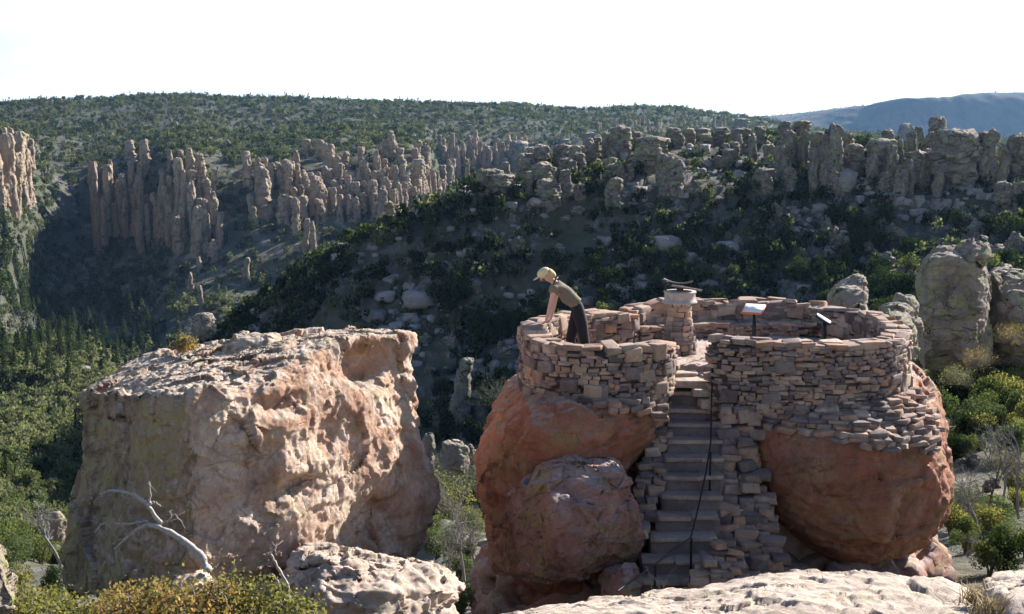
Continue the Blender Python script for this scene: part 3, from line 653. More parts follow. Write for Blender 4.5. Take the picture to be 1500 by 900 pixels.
def wall(name, label, path, thick=.34, big=0., cap=True, hmul=.74, capvar=.05, both=True, wmul=1.):
    """path rows: x, y, base z, top z"""
    pa, u = resample(smooth_path(path, 2), .05)
    root = empty(name, (pa[:, 0].mean(), pa[:, 1].mean(), pa[:, 2].min()), label, 'wall')
    S = Stones(); L = u[-1]
    tx = np.gradient(pa[:, 0], u); ty = np.gradient(pa[:, 1], u)
    def at(s): return [np.interp(s, u, pa[:, i]) for i in range(4)]+[math.atan2(np.interp(s, u, ty), np.interp(s, u, tx))]
    for side in ((-1, 1) if both else (-1,)):
        z = pa[:, 2].min()-.02
        while z < pa[:, 3].max()-.03:
            h = rng.uniform(.055, .125)*hmul
            s = rng.uniform(-.2, 0)
            while s < L:
                w_ = rng.uniform(.08, .29)*(1.+.6*(h/.1-1))*wmul; hh = h*rng.uniform(.75, 1.2)
                bigst = rng.random() < big
                if bigst: w_ = rng.uniform(.24, .36); hh = rng.uniform(.16, .24)
                m = s+w_/2
                if 0 <= m <= L:
                    x, y, zb, zt, yaw = at(m)
                    zc = z+h/2+rng.normal()*.014
                    if zc > zb-.03 and zc < zt-.04:
                        nx, ny = math.sin(yaw), -math.cos(yaw)
                        off = side*-1*(thick/2-.07+rng.uniform(-.015, .025)+(.03 if bigst else 0))
                        S.add((x+nx*off, y+ny*off, zc), (w_/2*1.0, rng.uniform(.08, .11), hh/2*1.04), yaw, rng.normal()*.07, rng.normal()*.06, rng.uniform(.15, .8))
                s += w_+rng.uniform(-.008, .006)
            z += h*.96
    if cap:
        s = 0.
        while s < L:
            w_ = rng.uniform(.14, .36); m = min(s+w_/2, L); x, y, zb, zt, yaw = at(m); nx, ny = math.sin(yaw), -math.cos(yaw)
            tw = rng.integers(1, 3)
            for q in range(tw):
                o_ = 0 if tw == 1 else (-.25+.5*q)*thick
                S.add((x+nx*o_, y+ny*o_, zt-.02+rng.uniform(-.5, .9)*capvar), (w_/2*1.03, thick/(2*tw)*rng.uniform(.95, 1.15), rng.uniform(.03, .065)), yaw+rng.normal()*.12, rng.normal()*.09, rng.normal()*.09, rng.uniform(.1, .6), t=rng.uniform(.3, 1))
            s += w_*rng.uniform(.85, 1)
    part('stonework', S.mesh('stonework'), root)
    # mortar core
    n = len(pa); yaw = np.arctan2(ty, tx); N = np.stack([np.sin(yaw), -np.cos(yaw)], 1); V = []
    for sx, zz in ((1, 2), (1, 3), (-1, 3), (-1, 2)):
        V.append(np.stack([pa[:, 0]+N[:, 0]*sx*(thick/2-.045), pa[:, 1]+N[:, 1]*sx*(thick/2-.045), pa[:, zz]-(.045 if zz == 3 else -.0)], 1))
    V = np.stack(V, 1); Vf = V.reshape(-1, 3); e = (n-1)*4
    part('mortar_core', mesh_np('mortar_core', Vf, [grid_faces(n, 4, True), np.array([[0, 1, 2, 3], [e+3, e+2, e+1, e]])], MORTAR, False), root)
    return root
FLOOR = -3.58
def W(px, Y, zt, zb=FLOOR):         # a wall point from where its top edge stands
    k = (px-750)/F*(Y*CP-zt*SP); return (k, Y, zb, zt)
# left parapet, from the stairs round the west side to the back
path = [W(975, 17.35, -3.12, -3.85), W(962, 16.95, -3.10, -3.85), W(925, 16.68, -3.08, -3.9), W(870, 16.62, -3.07, -3.92), W(820, 16.75, -3.06, -3.92), W(787, 17.15, -3.0, -3.85), W(778, 17.8, -2.93, -3.8), W(790, 18.5, -2.92, -3.75), W(822, 19.2, -2.97, -3.7), W(870, 19.7, -3.0, -3.7), W(915, 20.1, -3.05, -3.7)]
wall('parapet_wall', 'curved rubble-stone parapet round the spot where the person leans, left of the stairs', path, .36, .06)
path = [W(915, 20.1, -3.06), W(932, 20.7, -3.0), W(975, 21.1, -2.98), W(1040, 21.3, -2.98), W(1110, 21.35, -3.0), W(1180, 21.2, -3.02)]
wall('parapet_wall', 'straight back parapet of big flat-faced stones behind the pedestal and the lit panel', path, .36, .22, capvar=.07)
path = [W(1182, 21.2, -3.04), W(1240, 20.7, -3.08), W(1285, 19.9, -3.08), W(1312, 18.9, -3.08, -3.7), W(1318, 18.0, -3.08, -3.85), W(1302, 17.25, -3.08, -4.05), W(1260, 16.95, -3.07, -4.12), W(1180, 16.85, -3.06, -4.1), W(1110, 16.85, -3.03, -4.15), W(1060, 16.92, -3.0, -4.3), W(1054, 17.1, -3.0, -4.3)]
wall('parapet_wall', 'tall rounded rubble-stone wall on the right boulder, right of the handrail', path, .36, .03, hmul=.7)
# masonry sitting on the red boulders: the foot of the walls spreads over the rock
def rock_surface(o):
    """nearest-point lookup on a finished rock"""
    from mathutils.bvhtree import BVHTree
    me = o.data; L = np.array(o.location)
    co = np.empty(len(me.vertices)*3, np.float32); me.vertices.foreach_get('co', co); co = co.reshape(-1, 3)+L
    return BVHTree.FromPolygons([tuple(c) for c in co], [tuple(p.vertices) for p in me.polygons])
bvL = rock_surface(LB); bvD = rock_surface(DB)
def spread(name, label, bvh, pxr, bottom, Y0, n=1, top=-3.8):
    """courses of stones laid against a boulder below a wall; bottom(px) is where they stop in height"""
    root = empty(name, (float((np.mean(pxr)-750)/F*Y0), Y0, -4.6), label, 'stonework'); S = Stones()
    z = -5.2
    while z < top:
        h = rng.uniform(.055, .10); px = pxr[0]
        while px < pxr[1]:
            w_ = rng.uniform(.12, .34); x = (px-750)/F*(Y0*CP-z*SP)
            if z > bottom(px):
                hit_ = bvh.ray_cast(Vector((x+w_/2, Y0-3, z)), Vector((0, 1, 0)))
                if hit_[0] is not None and hit_[0].y < Y0+3:
                    nn = hit_[1]; yaw = math.atan2(nn.y, nn.x)+PI/2
                    S.add((hit_[0].x, hit_[0].y-.0, z), (w_/2, rng.uniform(.07, .11), h/2*1.05), yaw, rng.normal()*.08, rng.normal()*.08, rng.uniform(.2, .8))
            px += w_*F/Y0*.98
        z += h*.95
    part('stonework', S.mesh('stonework'), root)
    return root
def botR(px):
    py = np.interp(px, [1050, 1090, 1140, 1200, 1260, 1310, 1340, 1370, 1390], [645, 632, 622, 632, 644, 650, 660, 668, 650]); return float(zof(py, 16.6))
spread('masonry_footing', 'spreading courses of flat stones where the right wall meets its red boulder', bvD, (1056, 1372), botR, 16.9, top=-3.95)
def botL(px):
    py = np.interp(px, [760, 800, 860, 930, 960, 985], [560, 578, 590, 600, 648, 650]); return float(zof(py, 16.6))
spread('masonry_footing', 'lit stones tumbling over the right shoulder of the left red boulder', bvL, (768, 984), botL, 16.9, top=-3.78)

# platform floor and the rock mass under it
def poly_slab(name, pts, zt, zb, mat, kind=None, dv=.03, label=None, cat=None):
    r0 = np.array([(x, y, zb) for x, y in pts]); r1 = np.array([(x, y, zt) for x, y in pts])
    V, Fa = loft([r0, r0*.5+r1*.5, r1], 220, 120, disp_rock(.05, .8, dv, 2.5, .01, 10, .0), soft=.01, rise=.0)
    return obj(name, mesh_np(name, V, Fa, mat))
FLOORM = rock_mat('platform_paving', (.42, .30, .24), (.48, .36, .29), (.28, .19, .16), lich=.1, top=(.56, .46, .38), topf=.5, sc=1.6)
pts = [(W(*q, 0)[0], q[1]) for q in [(785, 17.1), (870, 16.75), (960, 17.1), (985, 17.9), (1045, 17.9), (1065, 17.1), (1180, 17.0), (1300, 17.4), (1312, 18.9), (1240, 20.5), (1110, 21.2), (975, 21.0), (915, 20.1), (820, 19.0)]]
pl = poly_slab('lookout_floor', pts, FLOOR, -7.5, FLOORM); tag(pl, kind='structure')
# ledge (bench) along the inside of the back wall
pts = [W(930, 20.35, -3.36), W(1000, 20.75, -3.36), W(1110, 20.95, -3.36), W(1185, 20.8, -3.36)]
wall('stone_bench', 'low stone bench running along the foot of the back parapet', pts, .4, 0, capvar=.015)
# landing slabs at the head of the stairs
S = Stones()
for (px, py, Y, hx, hy, hz, t) in [(990, 546, 17.9, .34, .30, .05, 1.), (1030, 540, 18.3, .24, .3, .05, .95), (975, 530, 18.5, .3, .22, .05, .95), (1012, 560, 17.45, .30, .22, .06, 1.), (1030, 574, 17.15, .17, .16, .05, .9), (1036, 590, 17.05, .13, .12, .07, .6), (1040, 552, 17.7, .2, .2, .05, .9), (1010, 528, 18.9, .34, .26, .04, .95)]:
    p = P(px, py, Y); S.add(p, (hx, hy, hz), rng.normal()*.2, 0, 0, .8, .06, t)
o = obj('landing_slabs', S.mesh('landing_slabs', SLAB)); recenter(o); tag(o, 'sunlit flat slabs paving the landing at the top of the stairs', 'paving')

# ------------------------------------------------------------------ stairs
stair = empty('stone_staircase', P(1000, 850, 14.8), 'narrow flight of worn stone steps climbing between the two red boulders', 'staircase')
NST = 13
STEPM = rock_mat('step_stone', (.40, .33, .295), (.48, .41, .365), (.27, .21, .19), lich=.1, tint=True, top=(.36, .30, .28), topf=.5, sc=2.2)
EDGE_Y = [575, 601, 622, 645, 671, 698, 727, 757, 789, 822, 852, 880, 905]
LX = [985, 984, 983, 982, 980, 977, 974, 968, 958, 946, 935, 925, 915]; RX = [1040, 1042, 1042, 1042, 1041, 1040, 1037, 1033, 1030, 1027, 1022, 1018, 1014]
for i in range(NST):
    Y = 17.25-.235*i; a, b = P(LX[i]-4, EDGE_Y[i], Y), P(RX[i]+20, EDGE_Y[i], Y); S = Stones(); L = b[0]-a[0]
    x = a[0]
    k = 1 if rng.random() < .5 else 2
    cuts = [0, 1] if k == 1 else [0, rng.uniform(.35, .65), 1]
    for q in range(len(cuts)-1):
        w_ = (cuts[q+1]-cuts[q])*L; cx = a[0]+(cuts[q]+cuts[q+1])/2*L
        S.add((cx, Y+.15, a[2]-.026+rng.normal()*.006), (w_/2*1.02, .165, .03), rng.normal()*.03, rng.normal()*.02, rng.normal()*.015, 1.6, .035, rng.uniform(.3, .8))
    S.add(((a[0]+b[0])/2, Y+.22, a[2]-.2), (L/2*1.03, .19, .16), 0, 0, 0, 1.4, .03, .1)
    part('step', S.mesh('step', STEPM), stair)
# side walls of the stairs
def pile(name, label, rowsp, cat, size=(.12, .3), mat=None, depth=(.10, .16), n_back=2):
    """rubble courses between a left and a right edge: rows of (py, px0, px1, Y)"""
    S = Stones(); rowsp = np.array(rowsp, float); py = rowsp[0, 0]
    while py < rowsp[-1, 0]:
        x0, x1, Y = [np.interp(py, rowsp[:, 0], rowsp[:, i]) for i in (1, 2, 3)]
        h = rng.uniform(.07, .15)*size[1]/.3
        for bk in range(n_back):
            px = x0+rng.uniform(-6, 4)+bk*4
            while px < x1-bk*4:
                w_ = rng.uniform(*size); c = P(px+w_/2*F/Y, py, Y+bk*.18+rng.normal()*.03)
                S.add(c+np.array([0, 0, rng.normal()*.015]), (w_/2, rng.uniform(*depth), h/2*rng.uniform(.95, 1.2)), rng.normal()*.2, rng.normal()*.12, rng.normal()*.1, rng.uniform(.1, .9))
                px += w_*F/Y*.97
        py += h*F/Y*.93
    o = obj(name, S.mesh(name, mat)); recenter(o); return tag(o, label, cat)
pile('stair_wall', 'rough rubble wall edging the stairs on the left beside the small boulder', [(604, 958, 972, 17.0), (640, 950, 970, 16.8), (700, 936, 961, 16.3), (760, 930, 948, 15.8), (800, 924, 934, 15.4)], 'wall', (.14, .28), n_back=4)
pile('stair_wall', 'rubble buttress wall edging the stairs on the right below the handrail', [(600, 1056, 1100, 16.8), (660, 1056, 1098, 16.6), (720, 1054, 1106, 16.2), (780, 1050, 1122, 15.8), (830, 1044, 1140, 15.4), (870, 1040, 1148, 15.1)], 'wall', (.16, .36), n_back=3)
pile('rubble_pile', 'loose heap of stones at the lower right foot of the stairs', [(800, 1040, 1060, 14.7), (825, 1026, 1074, 14.5), (862, 1010, 1090, 14.2), (890, 996, 1100, 14.0)], 'stones', (.14, .26), n_back=3)
# rocks beside the lower steps, and the solid ground under everything
b0 = [ring((878, 880, 15.0), (905, 890, 14.5), (932, 874, 14.5), (940, 850, 15.1), (890, 850, 15.6)), ring((884, 838, 15.2), (908, 842, 14.8), (926, 838, 14.8), (930, 828, 15.2), (892, 828, 15.5))]
boulder('rock', b0, 90, 80, SMALL, sd, 'low shaded rock at the foot of the small boulder beside the lowest steps', 'rock', 60, soft=.04)
base = [ring((700, 1010, 15.5), (900, 1060, 14.5), (1100, 1060, 14.5), (1380, 1000, 15.5), (1420, 850, 21), (1100, 800, 23), (700, 850, 22)),
        ring((716, 880, 16.6), (900, 885, 15.2), (1100, 880, 15.3), (1350, 850, 16.6), (1380, 760, 20), (1100, 700, 22), (720, 760, 21)),
        ring((760, 810, 17.2), (900, 800, 17.2), (1110, 810, 16.9), (1290, 800, 17.4), (1300, 700, 20), (1100, 640, 21), (760, 700, 20))]
V, Fa = loft(base, 260, 160, disp_rock(.2, .6, .09, 1.6, .02, 9, .35, 1.1), soft=.02, rise=.0, seed=70)
o = obj('bedrock', mesh_np('bedrock', V, Fa, SMALL)); tag(o, kind='structure')
# white boulder inside the right ring
wb = [ring((1145, 540, 17.8), (1175, 545, 17.5), (1205, 540, 17.8), (1200, 525, 18.4), (1150, 525, 18.4)), ring((1140, 514, 17.8), (1175, 518, 17.4), (1204, 515, 17.7), (1200, 505, 18.4), (1148, 505, 18.4)), ring((1155, 503, 17.9), (1175, 503, 17.7), (1194, 503, 17.9), (1190, 499, 18.2), (1158, 499, 18.2))]
boulder('rock', wb, 90, 60, SLAB, sd, 'smooth whitish rock showing above the right wall between the two dark posts', 'rock', 61, soft=.05, rise=.03)

# ------------------------------------------------------------------ pedestal with the peak finder
pc = P(994, 516, 19.0); pc[2] = FLOOR-.02; k = 84.
ped = empty('stone_pedestal', pc, 'tapering stone pedestal with a round drum top, standing on the lookout floor', 'pedestal')
S = Stones(); z = 0
while z < .86:
    r = np.interp(z, [0, .25, .6, .86], [.29, .26, .185, .16]); h = rng.uniform(.06, .11); a = rng.uniform(0, 6); a0 = a
    while a < a0+2*PI:
        w_ = rng.uniform(.1, .2)/r; m = a+w_/2
        S.add((pc[0]+(r-.05)*math.cos(m), pc[1]+(r-.05)*math.sin(m), pc[2]+z+h/2), (w_*r/2, .075, h/2*1.05), m+PI/2, rng.normal()*.05, rng.normal()*.04, rng.uniform(.2, .9))
        a += w_
    z += h*.95
part('column', S.mesh('column'), ped)
def lathe(prof, n=40, c=(0, 0, 0), M=None):
    prof = np.array(prof, float); a = np.arange(n)*2*PI/n
    V = np.stack([prof[:, None, 0]*np.cos(a), prof[:, None, 0]*np.sin(a), np.repeat(prof[:, 1:2], n, 1)], 2).reshape(-1, 3)
    if M is not None: V = V@np.array(M).T
    return V+np.array(c), grid_faces(len(prof), n, True)
CONC = plain('pale_concrete', (.50, .42, .37), .9, 0, .3, 12, .4); STEEL = plain('weathered_steel', (.30, .24, .21), .5, .5, .3, 14); DARK = plain('dark_bronze', (.07, .045, .04), .5, .4, .3, 14)
m = MB(); V, Fa = lathe([(.0, .84), (.19, .84), (.195, .90), (.30, .91), (.305, .935), (.27, .945), (.268, 1.08), (.285, 1.09), (.28, 1.11), (0, 1.11)], c=pc); m.add(V, Fa)
part('drum', m.mesh('drum', CONC, False), ped)
fc = pc+np.array([0, 0, 1.11])
pf = empty('peak_finder', fc, 'dark tilted plate and curved sighting bars on top of the round drum', 'peak finder')
M = np.array(Matrix.Rotation(R(9), 3, 'Y') @ Matrix.Rotation(R(-6), 3, 'X'))
m = MB(); V, Fa = lathe([(0, .06), (.235, .06), (.24, .07), (.24, .085), (0, .09)], c=fc, M=M); m.add(V, Fa); part('plate', m.mesh('plate', DARK, False), pf)
m = MB(); m.tube([fc+np.array([0, 0, -.01]), fc+np.array([0, 0, .09])], .06, 12); part('pivot', m.mesh('pivot', DARK), pf)
m = MB(); m.tube([fc+np.array([x, -.245, .10-.16*x-.02*abs(x)]) for x in np.linspace(-.18, .34, 10)], .018, 8, t=0); part('sighting_bar', m.mesh('sighting_bar', STEEL), pf)
m = MB(); m.tube([fc+np.array([x, .16, .115+.9*(x-.03)**2]) for x in np.linspace(-.27, .25, 16)], .016, 8)
part('curved_bar', m.mesh('curved_bar', STEEL), pf)
m = MB(); m.tube([fc+np.array([-.25, -.02, -.0]), fc+np.array([-.26, -.02, .17])], .015, 8); m.box(fc+np.array([-.275, -.02, .19]), (.11, .05, .02)); m.box(fc+np.array([-.245, -.02, .15]), (.05, .04, .04)); part('eyepiece', m.mesh('eyepiece', DARK, False), pf)

# ------------------------------------------------------------------ panels on posts
def panel(px, pyf, Y, pypanel, label, yaw, tilt, lit, wd=.36, dp=.30):
    b = P(px, pyf, Y); b[2] = FLOOR; top = P(px, pypanel, Y)
    r = empty('information_panel', b, label, 'information panel')
    m = MB(); m.box((b[0], b[1], (b[2]+top[2])/2), (.06, .06, top[2]-b[2])); part('post', m.mesh('post', BLACKM, False), r)
    M = np.array(Matrix.Rotation(yaw, 3, 'Z') @ Matrix.Rotation(tilt, 3, 'X'))
    m = MB(); m.box(top+np.array([0, 0, .0]), (wd, dp, .03), M); part('frame', m.mesh('frame', ORANGEM if lit else BLACKM, False), r)
    m = MB(); m.box(top+M@np.array([0, 0, .0175]), (wd-.03, dp-.03, .004), M); pnl = part('board', m.mesh('board', WHITEM, False), r)
    m = MB()
    for (x, y, w_, d_) in [(-.01, .045, .10, .012), (.02, .02, .12, .02), (0, -.005, .08, .012), (-.03, -.03, .05, .01)]:
        m.box(top+M@np.array([x, y, .0215]), (w_, d_, .002), M)
    part('print', m.mesh('print', GREYP, False), pnl)
    return r
BLACKM = plain('black_metal', (.018, .018, .022), .45, .3, .2); ORANGEM = plain('orange_frame', (.55, .17, .07), .6, 0, .1); WHITEM = plain('white_board', (.82, .80, .80), .5, 0, .03); GREYP = plain('grey_print', (.30, .32, .36), .6, 0, .1)
panel(1104, 500, 18.9, 453, 'white panel with orange edge tilted on a black post, before the back parapet', R(-28), R(24), True)
panel(1206, 512, 18.8, 468, 'dark side-on panel on a black post beside the whitish rock', R(72), R(30), False, .34, .28)

# ------------------------------------------------------------------ handrail
hr = empty('handrail', P(1043, 600, 17.1), 'black metal handrail running down the right side of the stone steps', 'handrail')
p0 = P(1078, 497, 17.9); p1 = P(1044, 518, 17.15); p2 = P(1042, 600, 16.6); p3 = P(1041, 662, 16.1); p4 = P(1027, 730, 15.4); p5 = P(1013, 788, 14.7); p6 = P(960, 828, 13.9); p7 = P(905, 866, 13.3)
m = MB(); m.tube(resample(smooth_path([p0, p1+np.array([.03, .06, .02]), p1, p2, p3, p3*.03+p5*.97, p5*.97+p7*.03, p7], 1), .08)[0], .0135, 10); part('rail', m.mesh('rail', BLACKM), hr)
for q, dz in ((p1, .55), (p3, .8), (p5, .75), (p6+np.array([.0, 0, 0]), .7)):
    m = MB(); m.tube([q-np.array([0, 0, dz]), q-np.array([0, 0, .0])], .018, 8); part('post', m.mesh('post', BLACKM), hr)
m = MB(); m.tube([p1+np.array([0, -.003, -.17]), p1+np.array([0, -.003, .0])], .030, 10); part('rail_highlight', m.mesh('rail_highlight', plain('rail_highlight_steel', (.7, .66, .72), .3, .6, .1)), hr)  # pale tube added as a painted highlight at the head of the rail
# ------------------------------------------------------------------ rock pillars
def pillar_mesh(name, seed, blocky, mat, h=10., w=2.4, low=False):
    r = np.random.default_rng(seed)
    nu, nv = (40, 70) if not low else (16, 30)
    z = np.linspace(0, 1, nv); rad = np.ones(nv)
    k = r.integers(3, 6); cutz = np.sort(r.uniform(.25, .93, k))
    rad *= np.interp(z, np.sort(np.concatenate([[0, 1], r.uniform(.1, .9, 3)])), r.uniform(.78, 1.1, 5))
    
    rad *= (1.25 if not blocky else .98)-(.42 if not blocky else .05)*z
    if not blocky and r.random() < .6: rad *= 1+.25*np.exp(-((z-.93)/.05)**2)
    if blocky and r.random() < .5: rad *= .78+.3*np.clip(z*2.2, 0, 1)
    lean = r.normal(0, .06, 2)*h; bend = r.normal(0, .35, 2)
    a = np.arange(nu)*2*PI/nu; e = r.uniform(4., 9.) if blocky else r.uniform(2.1, 3.5); rot = r.uniform(0, PI)
    sq = (np.abs(np.cos(a+rot))**e+np.abs(np.sin(a+rot))**e)**(-1/e)
    asp = r.uniform(.75, 1.1)
    G = np.stack([np.cos(a)[None]*sq*rad[:, None]*w/2+(lean[0]*z+bend[0]*np.sin(z*3))[:, None], np.sin(a)[None]*sq*rad[:, None]*w/2*asp+(lean[1]*z+bend[1]*np.sin(z*2.5))[:, None], np.repeat(z[:, None]*h, nu, 1)], 2)
    an_ = np.stack([np.cos(a), np.sin(a), 0*a], 1)
    for c in cutz[:3 if not blocky else 2]:
        zc = c*h+.5*perlin(an_*1.3+c*37)[None]*w*.35; dz_ = (G[..., 2]-zc)/(.05*w if blocky else .09*w)
        amt_ = r.uniform(.10, .2)*np.exp(-dz_**2); cen = G.mean(1, keepdims=True); G = G+(cen-G)*np.array([1, 1, 0])*amt_[..., None]
        sh = r.normal(0, .06*w, 2); G[..., 0] += sh[0]/(1+np.exp(-dz_*3)); G[..., 1] += sh[1]/(1+np.exp(-dz_*3))
    top = G[-1].mean(0); G = np.concatenate([G, [top+(G[-1]-top)*.8+[0, 0, .07*w], top+(G[-1]-top)*.4+[0, 0, .13*w], top+(G[-1]-top)*.03+[0, 0, .14*w]]])
    G = cut_planes(G, 9, (.93, .985), .9, seed, .4)
    N = grid_normals(G, True); q = (G+seed*7.7).reshape(-1, 3)
    b, b2, v = worley(q/w*1.3*np.array([1, 1, .6])+.3*np.stack([fbm(q/w*1.2+i*5, 2) for i in range(3)], 1))
    dsp = w*(.22*chisel(q/w*1.6*np.array([1, 1, .6]))+.09*chisel(q/w*4.)+.10*fbm(q/w*.9, 3)+.12*ridged(q*np.array([1, 1, .3])/w*2.4, 3)+.10*fbm(q/w*5, 3))
    G = G+N*dsp.reshape(G.shape[:2])[..., None]
    return mesh_np(name, G.reshape(-1, 3), grid_faces(len(G), nu, True), mat)
TALL = [pillar_mesh('rock_pillar', 200+i, False, HOODOO, 10, 2.2+.25*(i % 3)) for i in range(9)]
BLOCK = [pillar_mesh('rock_pillar', 300+i, True, CREST, 10, 4.4) for i in range(9)]
BLOCKT = [pillar_mesh('rock_pillar', 330+i, True, HOODOO, 10, 4.) for i in range(4)]
def rock_mesh(name, seed, mat, w=4.4):
    r = np.random.default_rng(seed); nu, nv = 44, 36; rr_ = []
    for zz, q in ((0, 1.), (.35, 1.05), (.7, .88), (1., .55)):
        a = np.arange(7)*2*PI/7+.3*r.normal(size=7); rr_.append(np.stack([np.cos(a)*q*w/2*r.uniform(.75, 1.1, 7), np.sin(a)*q*w/2*r.uniform(.7, 1, 7), np.full(7, zz*10.)+r.normal(size=7)*.8*(zz > 0)], 1))
    V, Fa = loft(rr_, nu, nv, None, soft=.02, rise=.8, seed=seed); G = cut_planes(V.reshape(nv, nu, 3)*np.array([1, 1, .35]), 12, (.84, .97), .95, seed)
    N = grid_normals(G, True); q = G.reshape(-1, 3)+seed*3.1; b, b2, v = worley(q*.5)
    G = G+N*(.7*chisel(q*.5)+.3*chisel(q*1.6)+.2*fbm(q*2., 3)).reshape(nv, nu, 1); G[..., 2] /= .35
    return mesh_np(name, G.reshape(-1, 3), Fa, mat)
TALLLOW = [pillar_mesh('rock_pillar', 200+i, False, HOODOO, 10, 2.2+.25*(i % 3), True) for i in range(9)]
BLOCKLOW = [pillar_mesh('rock_pillar', 300+i, True, CREST, 10, 4.4, True) for i in range(9)]
SPIRES = []
ROCKS = [rock_mesh('rock', 600+i, CREST) for i in range(8)]
def zl(lst, k, ox, oy): return [(ox+x/k, oy+a/k, oy+b/k, w_/k) for x, a, b, w_ in lst]
H1 = zl([(355,305,560,30),(380,300,610,30),(410,320,580,34),(425,300,560,24),(445,355,560,26),(468,340,550,36),(497,288,420,34),(525,290,400,22),(518,370,520,24),(545,350,580,34),(530,470,620,30),(588,410,570,34),(615,390,560,28),(632,390,580,28),(650,345,480,22),(678,290,520,36),(700,320,480,28),(725,240,360,34),(755,255,360,34),(735,370,520,34),(785,350,450,34),(800,310,420,26),(673,475,600,24),(730,460,640,52),(768,490,620,34),(785,410,560,34),(805,430,560,30),(830,478,600,22),(800,580,660,40),(630,245,330,20),(670,240,320,24),(545,210,330,40),(495,210,300,40),(700,430,560,26),(750,420,520,30),(360,400,600,26),(395,430,620,26),(480,430,570,30),(560,450,590,26),(500,400,560,26),(440,440,570,24),(605,450,580,26),(650,420,560,26),
 (935,250,380,40),(965,270,380,30),(995,320,480,56),(1000,270,360,30),(1030,290,390,30),(1090,290,400,50),(1080,345,430,32),(1115,380,460,30),(1147,328,430,36),(1190,345,500,44),(1215,370,470,26),(940,410,500,30),(965,450,520,22),(1065,410,520,44),(1115,430,560,30),(1145,415,520,30),(1140,500,620,26),(1175,515,640,26),(1110,240,320,24),(1190,200,270,30),(1230,220,330,40),(1270,260,340,34),(1210,310,380,50),
 (925,650,740,24),(910,680,740,20),(755,750,840,20),(720,700,760,16),(750,640,700,20)], 2.572, 0, 130)
H1L = zl([(30,200,450,50),(75,190,400,50),(90,240,420,40),(10,200,400,40),(110,360,430,28),(5,320,480,20),(-20,210,440,50),(50,260,440,40)], 2.572, 0, 130)
H2 = zl([(65,365,520,40),(62,430,560,34),(108,380,460,36),(150,408,520,44),(205,430,600,60),(235,470,560,30),(190,400,450,30),(45,515,590,60),(105,540,640,34),(145,515,650,34),(180,640,760,36),(245,280,380,40),(340,310,400,44),(310,320,400,30),(345,400,520,70),(405,390,500,30),(430,290,400,40),(475,320,480,44),(500,270,360,24),(550,210,330,50),(525,250,340,40),(610,290,370,40),(670,290,400,40),(650,350,480,60),(710,370,460,34),(740,395,550,34),(765,400,550,26),(720,440,560,30),(615,400,520,56),(580,430,520,60),(540,440,520,50),(480,440,580,44),(470,400,520,40),(440,450,560,40),(500,490,640,44),(430,500,590,34),(550,550,660,44),(525,600,670,34),(590,550,620,40),(660,470,570,40),(700,510,600,40),(370,540,620,24),(195,250,320,34),(235,255,340,30),(150,250,320,50),(690,380,520,36),(725,400,540,36),(750,430,545,30),(640,420,540,40),(520,470,620,34),(565,480,600,34),(400,450,560,34),(320,440,540,34),(360,450,560,34)], 3.215, 400, 130)
H2F = zl([(830,225,400,30),(805,240,330,20),(885,270,340,24),(915,230,320,30),(950,205,300,24),(945,330,440,20),(905,350,480,26),(930,300,420,24),(995,280,400,30),(1020,300,400,24),(1080,260,370,24),(1110,230,330,24),(1130,220,330,20),(750,195,240,16),(860,290,420,22),(970,260,360,22),(1050,270,380,22),(780,230,330,20),(1160,240,330,26),(1190,235,320,22)], 3.215, 400, 130)
H2R = zl([(1060,340,400,80),(1030,400,500,100),(1040,430,530,100),(975,430,530,40),(1150,270,400,70),(1180,320,440,100),(1220,295,400,60),(1270,300,420,80),(1255,370,480,90)], 3.215, 400, 130)
H3 = zl([(190,270,400,70),(255,295,390,60),(230,350,450,90),(305,360,440,60),(320,450,580,110),(490,465,540,50),(640,370,440,90),(635,440,590,90),(520,215,280,70),(610,225,330,60),(680,205,330,90),(740,215,300,60),(790,250,400,110),(850,260,380,70),(900,350,520,100),(920,200,290,80),(995,200,260,60),(1070,200,260,50),(1140,200,270,60),(1240,200,280,80),(1240,150,220,70),(400,285,380,90),(460,285,380,60),(500,300,380,60),(370,290,380,50),(870,330,480,60),(560,240,330,60)], 3.215, 700, 130)
H4 = zl([(40,190,260,60),(155,172,260,60),(240,172,260,90),(305,245,440,70),(395,205,490,85),(490,290,440,90),(600,285,450,110),(640,210,300,70),(720,178,280,60),(775,190,290,50),(860,150,310,100),(785,315,470,90),(850,315,470,80),(965,235,470,150),(1110,228,460,100),(1240,270,440,80),(1280,290,440,60),(1180,465,590,80),(1255,460,570,60),(60,385,490,80),(90,270,330,60),(620,420,510,60),(700,400,540,60),(1060,250,450,60),(1190,290,440,60)], 3.215, 1100, 130)
H4B = zl([(350,570,700,110),(430,600,720,90),(360,700,820,90),(440,710,820,90),(555,690,790,100),(1100,580,640,90),(1190,600,650,60),(1040,670,720,130),(220,640,700,60),(480,550,600,60),(540,560,600,50),(760,540,580,50),(150,520,560,60),(120,560,610,60)], 3.215, 1100, 130)
def build(rec):
    _, name, me, meshes, sc_, rot, loc, lab, cat, group = rec
    o = bpy.data.objects.new(name, me); COL.objects.link(o); o.scale = sc_; o.rotation_euler = (0, 0, rot); o.location = loc; tag(o, lab, cat, group)
